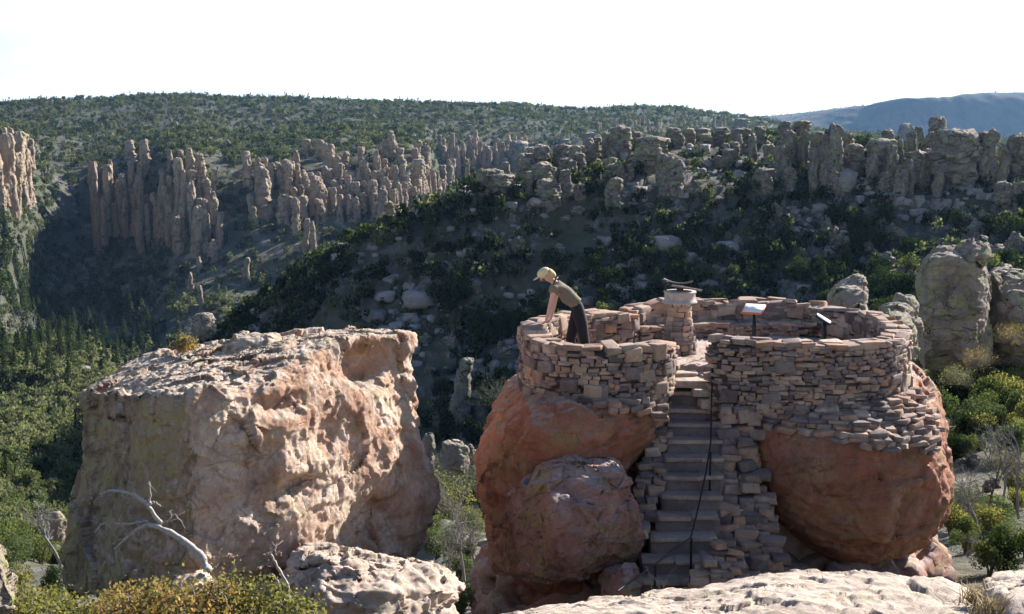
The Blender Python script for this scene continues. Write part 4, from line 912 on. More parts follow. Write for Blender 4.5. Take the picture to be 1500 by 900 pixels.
def place(lst, meshes, w0, label, group, sink=.2, cat='rock pillar', name='rock_spire', Yfix=None, special=None, wmul=1.):
    for i, (px, top, bot, wpx) in enumerate(lst):
        g = hit(px, bot)
        if g is None: continue
        if Yfix and abs(g[1]-Yfix) > Yfix*.25: g = P(px, bot, Yfix)
        d_ = g[1]*CP-g[2]*SP; hgt = (bot-top)/F*d_*1.02; wd = wpx/F*d_*wmul*(.78 if w0 < 3 else .95)
        if meshes is ROCKS: hgt = min(hgt, wd*.8)
        me = meshes[int(rng.integers(len(meshes)))]
        s = hgt*(1+sink)/10; sc_ = (wd/w0, wd/w0*rng.uniform(.85, 1.1), s); rot = rng.uniform(0, 6.28); loc = (g[0], g[1]+wd*.3, g[2]-hgt*sink)
        rec = (wpx*(bot-top)+(1e5 if i in (special or {}) else 0), name, me, meshes, sc_, rot, loc, (special or {}).get(i, label), cat, group)
        if meshes is ROCKS: build(rec)
        else: SPIRES.append(rec)
place(H1, TALL, 2.3, 'slender tan rock pillar in the crowded pillar cliffs left of centre', 'rock pillars of the left cliffs')
place(H1L, TALL, 2.3, 'yellowish rock pillar at the far left edge of the opposite canyon wall', 'rock pillars at the left edge')
place(H2, TALL, 2.3, 'sunlit tan rock pillar on the spur above the dark ridge', 'rock pillars of the middle spur')
place(H2F, TALL, 2.3, 'hazy bluish pillar in the shaded far end of the canyon', 'hazy pillars in the canyon head')
place(H2R, BLOCK, 4.4, 'blocky lichened rock at the low left end of the near ridge crest', 'blocky rocks at the left end of the ridge crest', .15)
place(H3, BLOCK, 4.3, 'blocky lichened rock along the middle of the near ridge', 'blocky rocks of the middle ridge crest', .15,
      special={4: 'wedge-shaped lichened rock alone on the slope below the ridge crest', 5: 'small round boulder isolated on the dark slope', 6: 'pale cap block resting on the two-block column left of centre ridge', 7: 'lower green-yellow block of the balanced two-block column on the dark slope', 14: 'rounded double-headed lichened rock on the ridge slope above the pedestal', 20: 'square summit block highest on the middle ridge crest'})
place(H4, BLOCK, 4.3, 'blocky lichened rock of the right-hand ridge crest', 'blocky rocks of the right ridge crest', .15,
      special={3: 'narrow three-block column just left of the tall square column on the ridge', 4: 'tall square column of stacked blocks, sunlit on its right edge', 6: 'club-shaped lichened rock leaning right on the ridge', 10: 'highest rock block on the right ridge, topping the skyline', 13: 'wide flat-topped lichened tower, broadest on the right ridge', 14: 'upright flat-topped tower right of the broadest one', 17: 'egg-shaped yellow-green rock low at the right edge of the ridge', 19: 'rounded pale rock alone below the left part of the right ridge'})
place(H4B, ROCKS, 4.4, 'shaded blue-grey rock outcrop in the dark woods behind the lookout', 'shaded outcrops on the dark slope', .3, cat='rock outcrop', name='rock_outcrop')
# further pillars filling the cliffs between the ones above
def fill(poly, n, hr, wr, meshes, w0, label, group, seed, minY=0):
    r = np.random.default_rng(seed); L = []
    xs = [q[0] for q in poly]; ys = [q[1] for q in poly]
    def inside(x, y):
        c = False; j = len(poly)-1
        for i in range(len(poly)):
            if (poly[i][1] > y) != (poly[j][1] > y) and x < (poly[j][0]-poly[i][0])*(y-poly[i][1])/(poly[j][1]-poly[i][1])+poly[i][0]: c = not c
            j = i
        return c
    while len(L) < n:
        x, y = r.uniform(min(xs), max(xs)), r.uniform(min(ys), max(ys))
        if inside(x, y):
            g = hit(x, y)
            if g is None or g[1] < minY: n -= .02; continue
            tp = y-r.uniform(*hr)
            if seed in (21, 22) and tp < (195 if x > 1000 else 205): continue
            L.append((x, tp, y, r.uniform(*wr)))
    return place(L, meshes, w0, label, group, cat='rock' if meshes is ROCKS else 'rock pillar', name='rock' if meshes is ROCKS else 'rock_spire')
fill([(133, 310), (320, 290), (330, 350), (280, 375), (140, 350)], 70, (22, 50), (8, 13), TALL, 2.3, 'slender tan rock pillar in the crowded pillar cliffs left of centre', 'rock pillars of the left cliffs', 1, 400)
fill([(360, 270), (480, 270), (570, 260), (640, 285), (630, 300), (560, 330), (470, 330), (370, 280)], 80, (18, 42), (8, 14), TALL, 2.3, 'sunlit tan rock pillar on the spur above the dark ridge', 'rock pillars of the middle spur', 2, 400)
fill([(-25, 235), (42, 230), (40, 320), (-25, 330)], 22, (24, 60), (10, 18), TALL, 2.3, 'yellowish rock pillar at the far left edge of the opposite canyon wall', 'rock pillars at the left edge', 11, 300)
fill([(605, 240), (655, 235), (660, 300), (610, 315)], 22, (18, 40), (8, 13), TALL, 2.3, 'sunlit tan rock pillar on the spur above the dark ridge', 'rock pillars of the middle spur', 12, 400)
fill([(640, 225), (760, 225), (750, 280), (660, 285)], 16, (16, 34), (5, 8), TALL, 2.3, 'hazy bluish pillar in the shaded far end of the canyon', 'hazy pillars in the canyon head', 3, 500)
fill([(860, 180), (1060, 190), (1070, 200), (860, 200)], 26, (8, 18), (3, 6), TALL, 2.3, 'tiny dark pillar on the wooded far ridge under the skyline', 'tiny pillars of the far ridge', 4, 600)
fill([(140, 165), (620, 165), (640, 200), (250, 235), (150, 225)], 44, (4, 9), (5, 12), ROCKS, 4.4, 'small pale outcrop on the scrubby upper slope of the far mesa', 'small outcrops on the upper mesa slope', 5, 500)
fill([(700, 300), (1150, 300), (1500, 330), (1490, 430), (1200, 430), (600, 460), (560, 430), (640, 370)], 85, (6, 18), (10, 34), ROCKS, 4.4, 'shaded grey rock poking out of the dark wooded slope behind the person', 'small shaded rocks on the dark slope', 6, 60)
fill([(1400, 560), (1500, 520), (1500, 800), (1400, 700)], 14, (8, 22), (16, 40), ROCKS, 4.4, 'grey boulder among the shrubs right of the red boulder', 'boulders among the right-hand shrubs', 8, 25)
fill([(620, 500), (760, 480), (700, 640), (630, 640)], 16, (8, 18), (14, 40), ROCKS, 4.4, 'shaded blue-grey slab rock in the gap between huge rock and lookout', 'slab rocks in the gap', 9, 60)

fill([(1075, 215), (1500, 225), (1500, 300), (1180, 290), (1080, 260)], 40, (26, 52), (11, 20), BLOCK, 4.2, 'blocky lichened rock of the right-hand ridge crest', 'blocky rocks of the right ridge crest', 21, 150)
fill([(720, 240), (860, 215), (1080, 215), (1080, 265), (860, 280), (720, 300)], 44, (14, 34), (10, 19), BLOCK, 4.2, 'blocky lichened rock along the middle of the near ridge', 'blocky rocks of the middle ridge crest', 22, 150)
fill([(1130, 330), (1500, 330), (1490, 430), (1200, 430)], 30, (14, 34), (20, 44), ROCKS, 4.4, 'shaded blue-grey rock outcrop in the dark woods behind the lookout', 'shaded outcrops on the dark slope', 23, 60)
SPIRES.sort(key=lambda r_: -r_[0])
for rec in SPIRES[:290]: build(rec)
Vs, F0, F1, n = [], [], [], 0
for rec in SPIRES[290:]:
    _, name, me, meshes, sc_, rot, loc = rec[:7]; lowset = BLOCKLOW if meshes is BLOCK else TALLLOW; lm_ = lowset[meshes.index(me) % 9]
    co = np.empty(len(lm_.vertices)*3, np.float32); lm_.vertices.foreach_get('co', co); co = co.reshape(-1, 3)*np.array(sc_)
    c_, s_ = math.cos(rot), math.sin(rot); co = np.stack([co[:, 0]*c_-co[:, 1]*s_, co[:, 0]*s_+co[:, 1]*c_, co[:, 2]], 1)+np.array(loc)
    fa = np.empty(len(lm_.polygons)*4, np.int32); lm_.polygons.foreach_get('vertices', fa); (F1 if meshes is BLOCK else F0).append(fa.reshape(-1, 4)+n); Vs.append(co); n += len(co)
nf0 = sum(len(f) for f in F0)
me = mesh_np('small_rock_spires', np.concatenate(Vs), [np.concatenate(F0+F1)], [HOODOO, CREST]); ix = np.zeros(len(me.polygons), np.int32); ix[nf0:] = 1; me.polygons.foreach_set('material_index', ix)
tag(obj('small_rock_spires', me), 'the many smaller rock spires crowded between the larger ones on the far cliffs', None, None, 'stuff')
# ------------------------------------------------------------------ trees and shrubs
def leaf_faces(c, size, r, squash=1.):
    """a bent quad per leaf clump, turned at random"""
    n = len(c); a = r.normal(size=(n, 3)); a /= np.linalg.norm(a, axis=1)[:, None]; b = np.cross(a, r.normal(size=(n, 3))); b /= np.linalg.norm(b, axis=1)[:, None]
    s = np.asarray(size).reshape(-1, 1)*np.ones((n, 1)); asp = r.uniform(.5, 1., (n, 1))
    V = np.stack([c-a*s*asp, c+b*s*r.uniform(.6, 1, (n, 1)), c+a*s*asp, c-b*s*r.uniform(.6, 1, (n, 1))], 1)
    return V.reshape(-1, 3), np.arange(n*4).reshape(-1, 4)
def crown_points(n, r, lobes=7, flat=.8):
    """points near the skins of several overlapping lobes, in a unit crown standing on z=0"""
    L = []; 
    for k in range(lobes):
        a = r.uniform(0, 6.28); rr = r.uniform(.0, .62); L.append((rr*math.cos(a), rr*math.sin(a), r.uniform(.25, .85)*flat*1.3, r.uniform(.26, .48)))
    L = np.array(L); pick = r.integers(0, lobes, n); d = r.normal(size=(n, 3)); d /= np.linalg.norm(d, axis=1)[:, None]
    p = L[pick, :3]+d*(L[pick, 3]*r.uniform(.55, 1.05, n))[:, None]*np.array([1, 1, .85])
    tint = .45+.22*r.normal(size=n)+.25*(L[pick, 3]-.37)/.1*.3
    return p, np.clip(tint, 0, 1)
def shrub_mesh(name, seed, n, mat, size, stems=True, lobes=7):
    r = np.random.default_rng(seed); p, t = crown_points(n, r, lobes); keep = p[:, 2] > .02; p, t = p[keep], t[keep]
    V, Fa = leaf_faces(p, size*r.uniform(.6, 1.2, len(p)), r); m = MB()
    me_t = np.repeat(t, 4); m.V = [V]; m.F = {4: [Fa]}; m.n = len(V); m.T = [me_t]; nf = len(Fa)
    if stems:
        for k in range(4):
            a = r.uniform(0, 6.28); m.tube([(0, 0, -.3), (.12*math.cos(a), .12*math.sin(a), .2), (.4*math.cos(a), .4*math.sin(a), .7)], [.06, .045, .02], 4, False)
    me = m.mesh(name, [mat, BARK], False)
    if stems:
        idx = np.zeros(len(me.polygons), np.int32); idx[nf:] = 1; me.polygons.foreach_set('material_index', idx)
    return me
def pine_mesh(name, seed, n, mat, size, h=1., bare=.12):
    r = np.random.default_rng(seed); z = bare+(1-bare)*r.random(n)**1.15
    tiers = 9; tz = (z-bare)/(1-bare); wave = .75+.25*np.cos(tz*tiers*2*PI)
    rad = (.21*(1-tz)**.75+.015)*wave
    a = r.uniform(0, 6.28, n); rad = rad*r.uniform(.35, 1.1, n)*(1+.25*np.sin(a*3+seed)+.2*np.sin(a*5+z*9))
    p = np.stack([rad*np.cos(a), rad*np.sin(a), z-rad*.25], 1)
    V, Fa = leaf_faces(p, size*r.uniform(.6, 1.2, n), r); m = MB(); m.V = [V]; m.F = {4: [Fa]}; m.n = len(V); m.T = [np.repeat(np.clip(.5+.22*r.normal(size=n), 0, 1), 4)]
    me = m.mesh(name, [mat], False); return me
def trunk_mesh(name, r0=.022, h=.95):
    m = MB(); m.tube([(0, 0, -.04), (.004, 0, .3), (0, .004, h)], [r0, r0*.75, .004], 6, False); return m.mesh(name, BARK)
TRUNK = trunk_mesh('trunk')
SH_MID = [shrub_mesh('shrub', 400+i, 1300, [FOL_DARK, FOL_DARK, FOL_LIT][i % 3], .066, lobes=9) for i in range(6)]
SH_NEAR = [shrub_mesh('shrub', 450+i, 3200, [FOL_LIT, FOL_YEL, FOL_DARK, FOL_LIT][i % 4], .042, lobes=10) for i in range(5)]
SH_LIT = [shrub_mesh('shrub', 420+i, 1300, FOL_LIT, .066, lobes=9) for i in range(4)]
SH_DARK = [shrub_mesh('shrub', 440+i, 1300, FOL_DARK, .066, lobes=9) for i in range(5)]
PINES = [pine_mesh('crown', 460+i, 1700, FOL_PINE, .022) for i in range(5)]
FARV = []
for i in range(8):
    r = np.random.default_rng(480+i); p, t = crown_points(130, r, 6); V, Fa = leaf_faces(p, .14*r.uniform(.6, 1.2, 130), r); FARV.append((V, Fa, t))
FARP = []
for i in range(4):
    r = np.random.default_rng(490+i); n = 60; z = .1+.9*r.random(n); rad = .2*(1-z)**.8*r.uniform(.3, 1.1, n); a = r.uniform(0, 6.28, n)
    V, Fa = leaf_faces(np.stack([rad*np.cos(a), rad*np.sin(a), z], 1), .075*r.uniform(.6, 1.2, n), r); FARP.append((V, Fa, np.clip(.35+.2*r.normal(size=n), 0, 1)))
# scatter over the ground: one candidate per patch of ground, in world space
area = np.zeros(TY.shape); e1 = T[1:, 1:]-T[:-1, :-1]; e2 = T[1:, :-1]-T[:-1, 1:]
area[:-1, :-1] = np.linalg.norm(np.cross(e1, e2), axis=2)/2
gx = np.zeros_like(area); 
Ng = grid_normals(T, False); up = np.abs(Ng[..., 2])
dens = 1/np.interp(TY, [20, 60, 190, 260, 500, 900, 1400, 2600, 3300], [3.2, 4., 5.0, 11, 17, 30, 46, 900, 500])
patch = np.clip(fbm(T.reshape(-1, 3)/18*np.array([1, 1, .3]), 3).reshape(TY.shape)*2.2+.85, .45, 1.5)
patch[TY < 70] = np.maximum(patch[TY < 70], .8)
dens *= patch*np.clip((up-.15)*2.2, .3, 1); dens[:, pxs < 85] *= np.where((TY > 350) & (TY < 620), 2.5, 1)[:, pxs < 85]; near_ok = (pxs[None] > 1440)|((pxs[None] > 600)&(pxs[None] < 690)); dens *= np.where((TY > 182) & (TY < 262) & (pxs[None] > 680), .5, 1); dens *= np.where((TY < 60) & (pxs[None] > 1390), 2., 1); dens *= np.where((TY > 95) & (TY < 350) & (pxs[None] < 260), 1.9, 1); dens[(TY > 1500) & (TY < 2900)] = 0; dens[(TY < 21) & ~(near_ok & (TY > 10.5)) | (TY > 3300)] = 0
inview = (pxs > -350) & (pxs < 1850)
lam = area*dens*inview[None]; cnt = rng.poisson(np.minimum(lam, 6))
ri, ci = np.nonzero(cnt); rep = cnt[ri, ci]; ri = np.repeat(ri, rep); ci = np.repeat(ci, rep)
m_ = (ri < len(TY)-1) & (ci < len(pxs)-1); ri, ci = ri[m_], ci[m_]
fu, fv = rng.random(len(ri))[:, None], rng.random(len(ri))[:, None]
TP = T[ri, ci]*(1-fu)*(1-fv)+T[ri+1, ci]*fu*(1-fv)+T[ri, ci+1]*(1-fu)*fv+T[ri+1, ci+1]*fu*fv
print('scatter', len(TP))
TH = np.minimum(rng.lognormal(-.12, np.where(TP[:, 1] < 330, .42, .33)), 1.45)*np.where((TP[:, 1] > 170) & (TP[:, 1] < 262) & (TP[:, 0] > 0), .75, 1)*np.interp(TP[:, 1], [16, 60, 150, 400, 1500], [.5, 1.4, 2.3, 3.4, 3.9])
tpx, tpy = pxpy(TP); top_px, top_py = pxpy(TP+np.array([0, 0, 1])*TH[:, None])
isp = (rng.random(len(TP)) < np.where(TP[:, 1] > 300, .10, .015)) & (TP[:, 1] > 120)
valley = (tpx < 240) & (TP[:, 1] > 230) & (TP[:, 1] < 480)
isp |= valley & (rng.random(len(TP)) < .13)
TH = np.where(isp, TH*np.where(valley, 2.3, 1.55), TH)
# what the camera sees
vis_row = VIS[np.maximum(ri-1, 0), ci]
seen = (top_py < vis_row+1) & (tpx > -10) & (tpx < 1510)
def covered(px, py):
    return ((px > 125) & (px < 605) & (py > 505)) | ((px > 765) & (px < 1335) & (py > 500)) | ((px > 700) & (px < 1390) & (py > 640)) | ((py > 560) & (px > 118) & (px < 620))
seen &= ~covered(tpx, (tpy+top_py)/2)
size = np.where(seen, (tpy-top_py), 0)
keep_sun = np.ones(len(TP), bool)
order = np.argsort(-size)
shr = [i for i in order if not isp[i]][:270]; pin = [i for i in order if isp[i]][:110]
indiv = set(shr) | set(pin)
def region(i):
    x, Y = tpx[i], TP[i, 1]
    if x > 1330 and Y < 120: return ('right of the red boulder', 'shrubs right of the red boulder', 'in the rocky gully right of the right red boulder')
    if x > 600 and Y < 90: return ('gap', 'shrubs in the gap by the huge rock', 'low in the gap between the huge rock and the lookout')
    if x > 600 or Y < 215 and x > 250: return ('slope', 'shrubs on the dark slope', 'on the shaded slope behind the lookout')
    if x < 250 and Y < 260: return ('valley', 'shrubs on the lit valley slope', 'on the sunlit valley slope at the lower left')
    return ('canyon', 'trees across the canyon', 'in the canyon across from the huge rock')
for i in shr+pin:
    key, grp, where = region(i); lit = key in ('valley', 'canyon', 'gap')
    big_ = TH[i] > (2.6 if key != 'slope' else 3.2)
    if isp[i]:
        o = bpy.data.objects.new('pine_tree', None); COL.objects.link(o)
        for nm, me in (('crown', PINES[int(rng.integers(5))]), ('trunk', TRUNK)):
            c = bpy.data.objects.new(nm, me); COL.objects.link(c); c.parent = o
        s = TH[i]; o.scale = (s*rng.uniform(.9, 1.3),)*2+(s,)
        tag(o, ('tall' if big_ else 'small')+' pointed green pine '+where, 'pine tree', grp.replace('shrubs', 'pines').replace('trees', 'pines'))
    else:
        pool = SH_LIT if lit else (SH_MID if key == 'right of the red boulder' else (SH_DARK if rng.random() < .7 else SH_MID))  # lighter leaf copy in sunlit regions, darker one on the shaded slope
        if TP[i, 1] < 75: pool = SH_NEAR
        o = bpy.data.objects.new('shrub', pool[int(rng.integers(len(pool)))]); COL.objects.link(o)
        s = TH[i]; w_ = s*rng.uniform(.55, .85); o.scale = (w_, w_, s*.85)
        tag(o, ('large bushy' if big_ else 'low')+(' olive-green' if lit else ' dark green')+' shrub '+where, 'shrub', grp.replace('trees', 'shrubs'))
    o.location = Vector(TP[i].tolist()); o.rotation_euler = (0, 0, rng.uniform(0, 6.28))
# all the other growth of the hills, far past counting
rest = np.array([i for i in range(len(TP)) if i not in indiv and TP[i, 1] > 75])
def bulk(name, ids, protos, label, mat, wr):
    Vs, Fs, Ts, n = [], [], [], 0
    pk = rng.integers(0, len(protos), len(ids)); ang = rng.uniform(0, 6.28, len(ids)); tn = rng.normal(0, .26, len(ids))+np.where((tpx[ids] < 620) & (TP[ids, 1] < 340) & (tpx[ids] < 250), .45, np.where(TP[ids, 1] > 380, .05, -.12)); ws = rng.uniform(*wr, len(ids))  # tint paints sunlight into the valley's leaves and shade into the right hill's
    for k in range(len(protos)):
        s_ = ids[pk == k]; a = ang[pk == k]; V, Fa, t_ = protos[k]; w_ = ws[pk == k]
        if not len(s_): continue
        c, s2 = np.cos(a)[:, None], np.sin(a)[:, None]; hh = TH[s_][:, None]; ww = hh*w_[:, None]
        X = (V[None, :, 0]*c-V[None, :, 1]*s2)*ww+TP[s_, 0:1]; Y_ = (V[None, :, 0]*s2+V[None, :, 1]*c)*ww+TP[s_, 1:2]; Z = V[None, :, 2]*hh*.9+TP[s_, 2:3]
        Vs.append(np.stack([X, Y_, Z], 2).reshape(-1, 3)); Fs.append((Fa[None]+(np.arange(len(s_))*len(V))[:, None, None]).reshape(-1, 4)+n); n += len(s_)*len(V)
        Ts.append(np.clip(np.repeat(t_, 4)[None]+tn[pk == k][:, None], 0, 1).ravel())
    o = obj(name, mesh_np(name, np.concatenate(Vs), np.concatenate(Fs), mat, False, {'tint': np.concatenate(Ts)})); tag(o, label, None, None, 'stuff')
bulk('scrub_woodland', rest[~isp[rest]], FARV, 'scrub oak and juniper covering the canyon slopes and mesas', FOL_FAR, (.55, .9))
bulk('pine_woodland', rest[isp[rest]], FARP, 'pines scattered through the canyon and along the rims', FOL_FAR, (.9, 1.3))

# loose boulders of the shaded slope, far past counting
LOWR = []
for i in range(6):
    r = np.random.default_rng(900+i); V = SV2.copy(); V = V/np.linalg.norm(V, axis=1)[:, None]**.75; V = V*(1+.16*r.normal(size=(len(V), 1)))*np.array([1, r.uniform(.6, 1), r.uniform(.45, .9)]); LOWR.append(V)
sel = (TY > 28) & (TY < 330); lam = area*np.where(sel, .2, 0)*np.where(pxs[None] < 300, .12, 1)*inview[None]*np.clip(fbm(T.reshape(-1, 3)/14+50, 3).reshape(TY.shape)*4+.5, 0, 2.5)
cnt = rng.poisson(np.minimum(lam, 4)); qi, qj = np.nonzero(cnt); Vs = []
for i, j in zip(qi, qj):
    y0 = T[i, j]; s_ = min(2.6, rng.lognormal(-.9, .6))*np.interp(y0[1], [30, 150], [.6, 1.35]); a_ = rng.uniform(0, 6.28); V = LOWR[int(rng.integers(6))]*s_
    c_, n_ = math.cos(a_), math.sin(a_); Vs.append(np.stack([V[:, 0]*c_-V[:, 1]*n_, V[:, 0]*n_+V[:, 1]*c_, V[:, 2]], 1)+y0)
print('loose', len(Vs)); Fa = (SF2[None]+(np.arange(len(Vs))*len(SV2))[:, None, None]).reshape(-1, 4)
tag(obj('scattered_boulders', mesh_np('scattered_boulders', np.concatenate(Vs), Fa, GREYROCK, False)), 'countless loose grey boulders strewn over the shaded slope', None, None, 'stuff')
# ------------------------------------------------------------------ near bushes: twigs and separate leaves
def bush(name, px, py, Y, rad, n, mat, label, seed, hfac=.8, leaf=.026, twig=GREYWOOD, bare=0, cat='bush'):
    r = np.random.default_rng(seed); c = P(px, py, Y)
    root = empty(name, c, label, cat, None)
    tips = []; m = MB()
    for k in range(34+bare):
        a = r.uniform(0, 6.28); el = r.uniform(.25, 1.45); L = rad*r.uniform(.7, 1.1); d = np.array([math.cos(a)*math.cos(el), math.sin(a)*math.cos(el), math.sin(el)*hfac*1.1]); q = np.array([0, 0, -.15*rad]); pts = [q]
        for s_ in range(5):
            d = d+r.normal(0, .16, 3); q = q+d/np.linalg.norm(d)*L/5; pts.append(q)
            if s_ > 0:
                for _ in range(2):
                    e = q+r.normal(0, .16*rad, 3); e[2] = abs(e[2]); m.tube([q, (q+e)/2+r.normal(0, .015, 3), e], [.006, .004, .002], 4, False); (tips.append(e) if k < 34 else None)
        m.tube(pts, np.linspace(.014, .003, len(pts)), 4, False)
        if k < 34: tips.append(q)
    br = obj('branches', m.mesh('branches', twig), root)
    tips = np.array(tips); p = tips[r.integers(0, len(tips), n)]+r.normal(0, .075*rad/.5, (n, 3))*np.array([1, 1, .8]); p[:, 2] = np.maximum(p[:, 2], -.1)
    V, Fa = leaf_faces(p, leaf*r.uniform(.5, 1.1, n), r)
    cl = np.clip(.5+.3*fbm(p*3.5+seed, 2)*2+.16*r.normal(size=n), 0, 1)
    obj('leaves', mesh_np('leaves', V, Fa, mat, False, {'tint': np.repeat(cl, 4)}), root)
    return root
bl = [
 (20, 905, 9.4, .50, FOL_YEL, 'yellow-green bush in the bottom left corner'),
 (80, 900, 10.2, .42, FOL_YEL, 'yellowish bush second from the bottom left corner'),
 (150, 905, 10.6, .36, FOL_AUT, 'orange-tipped bush below the dead tree\'s left branches'),
 (215, 900, 9.8, .50, FOL_AUT, 'rust and green scrub oak in the middle of the bottom row of bushes'),
 (290, 900, 9.6, .52, FOL_AUT, 'golden scrub oak in front of the dead trunk\'s foot'),
 (355, 890, 9.9, .50, FOL_YEL, 'olive and gold bush right of the dead trunk\'s foot'),
 (420, 905, 9.8, .42, FOL_YEL, 'green bush around the forked bare snag beside the layered ledge')]
for i, (px, py, Y, rad, mt, lab) in enumerate(bl):
    bush('bush', px, py+24, Y, rad*.95, 4200, mt, lab, 700+i, bare=8 if i in (2, 3) else 0)
bush('bush', 272, 512, 15.6, .20, 1600, FOL_AUT, 'small golden bush growing on top of the huge left rock', 720, 1., .022)
rb = [(1398, 560, 52, 1.1, FOL_YEL, 'yellow shrub lowest of three on the slope right of the lookout'), (1432, 535, 54, 1.1, FOL_AUT, 'ochre shrub in the middle of three on the slope right of the lookout'), (1478, 500, 56, 1.1, FOL_AUT, 'ochre shrub highest of three at the right edge'),
      (1475, 690, 34, 1.0, FOL_YEL, 'bright green-yellow shrub among bare trees at the right edge'), (1440, 770, 27, .9, FOL_LIT, 'grey-green shrub behind the bottom right slab'), (1415, 745, 26, .8, FOL_LIT, 'grey-green bush touching the right red boulder'), (1490, 800, 24, .8, FOL_LIT, 'silvery bush at the right edge just above the corner slab'),
      (650, 745, 38, 1.7, FOL_YEL, 'sunlit yellow-green bush low in the gap'), (680, 715, 42, 1.6, FOL_LIT, 'olive bush just left of the left red boulder'), (640, 700, 46, 1.3, FOL_LIT, 'pale olive bush behind the right edge of the huge rock'), (668, 800, 30, 1.0, FOL_LIT, 'grey shrub at the bottom of the gap'), (735, 590, 60, 2.0, FOL_DARK, 'dark bush high in the gap against the left parapet')]
for i, (px, py, Y, rad, mt, lab) in enumerate(rb):
    bush('bush', px, py, Y, rad*.85, 1500, mt, lab, 740+i, .9, .03*max(1, rad), bare=10)
# ------------------------------------------------------------------ dead wood
def px_poly(L, k, ox, oy, Y0, dY=0.):
    n = len(L); return np.array([P(ox+x/k, oy+y/k, Y0+dY*i/max(1, n-1)) for i, (x, y) in enumerate(L)])
dt = empty('dead_tree', P(305, 832, 11.9), 'bleached bare tree leaning left across the dark face of the huge rock', 'dead tree')
def limb(name, L, Y0, dY, r0, r1, parent, twigs=0, seed=0, k=3, ox=0, oy=650, n=10, mat=None):
    pts = smooth_path(px_poly(L, k, ox, oy, Y0, dY), 2); rr = np.random.default_rng(seed)
    pts[1:-1] += rr.normal(0, .006, pts[1:-1].shape); m = MB(); rad = np.linspace(r0, r1, len(pts))*(1+.12*rr.normal(size=len(pts))); m.tube(pts, rad, n)
    for q in range(twigs):
        i = rr.integers(len(pts)//3, len(pts)); d = rr.normal(0, 1, 3)*np.array([1, .6, 1]); d /= np.linalg.norm(d); L_ = rr.uniform(.08, .28)
        m.tube([pts[i], pts[i]+d*L_*.5+rr.normal(0, .02, 3), pts[i]+d*L_+rr.normal(0, .04, 3)], [r1*.6, r1*.4, .002], 5)
    return part(name, m.mesh(name, mat or DEADWOOD), parent)
limb('trunk', [(915, 560), (905, 530), (870, 475), (800, 425), (730, 385), (700, 368), (650, 358)], 11.8, .3, .050, .024, dt)
limb('branch', [(655, 358), (625, 365), (600, 385), (560, 410), (530, 440), (505, 465)], 12.1, .1, .028, .010, dt, 5, 1)
limb('branch', [(712, 352), (680, 320), (658, 280), (640, 262), (610, 240), (560, 212), (490, 205), (440, 222)], 12.1, .1, .028, .012, dt, 6, 2)
limb('branch', [(657, 285), (655, 250), (660, 210), (657, 168)], 12.1, -.1, .018, .006, dt, 1, 3)
limb('branch', [(662, 262), (680, 256), (706, 274)], 12.1, 0, .013, .006, dt, 0, 4)
limb('branch', [(650, 340), (600, 346), (565, 352), (510, 352), (450, 350), (430, 370), (420, 390)], 12.2, .0, .016, .007, dt, 6, 5)
limb('branch', [(735, 300), (765, 312), (790, 330), (812, 372)], 12.3, 0, .008, .003, dt, 3, 6)
limb('branch', [(700, 365), (760, 320), (745, 298)], 12.2, 0, .008, .003, dt, 3, 8)
ds = empty('dead_tree', P(425, 900, 10.6), 'short forked grey snag standing in the bush beside the layered ledge', 'dead tree')
limb('trunk', [(1275, 770), (1270, 690), (1265, 612), (1228, 560), (1200, 500), (1185, 478)], 10.6, .1, .024, .008, ds, 3, 9)
limb('branch', [(1265, 740), (1245, 670), (1222, 610), (1195, 570)], 10.6, .1, .018, .006, ds, 2, 10)
def bare_tree(px, py, Y, h, label, seed, lean=(0, 0), mat=GREYWOOD, group=None, levels=3, r0=.05):
    r = np.random.default_rng(seed); m = MB(); b = P(px, py, Y)
    t_ = empty('bare_tree', b, label, 'bare tree', group); 
    def grow(m, p, d, L, rad, lv):
        pts = [p]
        for s_ in range(5):
            d = d+r.normal(0, .16, 3)+np.array([0, 0, .05]); d /= np.linalg.norm(d); p = p+d*L/5; pts.append(p)
            if lv > 0 and s_ > 0:
                for _ in range(2 if r.random() < .6 else 1):
                    e = d+r.normal(0, .6, 3); e /= np.linalg.norm(e); grow(m, p, e, L*r.uniform(.35, .6), rad*.5, lv-1)
        m.tube(pts, np.linspace(rad, rad*.35, len(pts)), 5 if lv else 4, False)
    m0 = MB(); d = np.array([lean[0], lean[1], 1.]); p = b.copy(); pts = [p]; forks = []
    for s_ in range(6):
        d = d/np.linalg.norm(d)+r.normal(0, .08, 3); p = p+d/np.linalg.norm(d)*h*.75/6; pts.append(p); 
        if s_ > 1: forks += [(p, d)]*2
    m0.tube(pts, np.linspace(r0, r0*.4, len(pts)), 7, False); part('trunk', m0.mesh('trunk', mat), t_)
    m1 = MB()
    for (p, d) in forks:
        e = d/np.linalg.norm(d)+r.normal(0, .6, 3); e /= np.linalg.norm(e); grow(m1, p, e, h*r.uniform(.2, .38), r0*.4, levels-1)
    part('branches', m1.mesh('branches', mat), t_); return t_
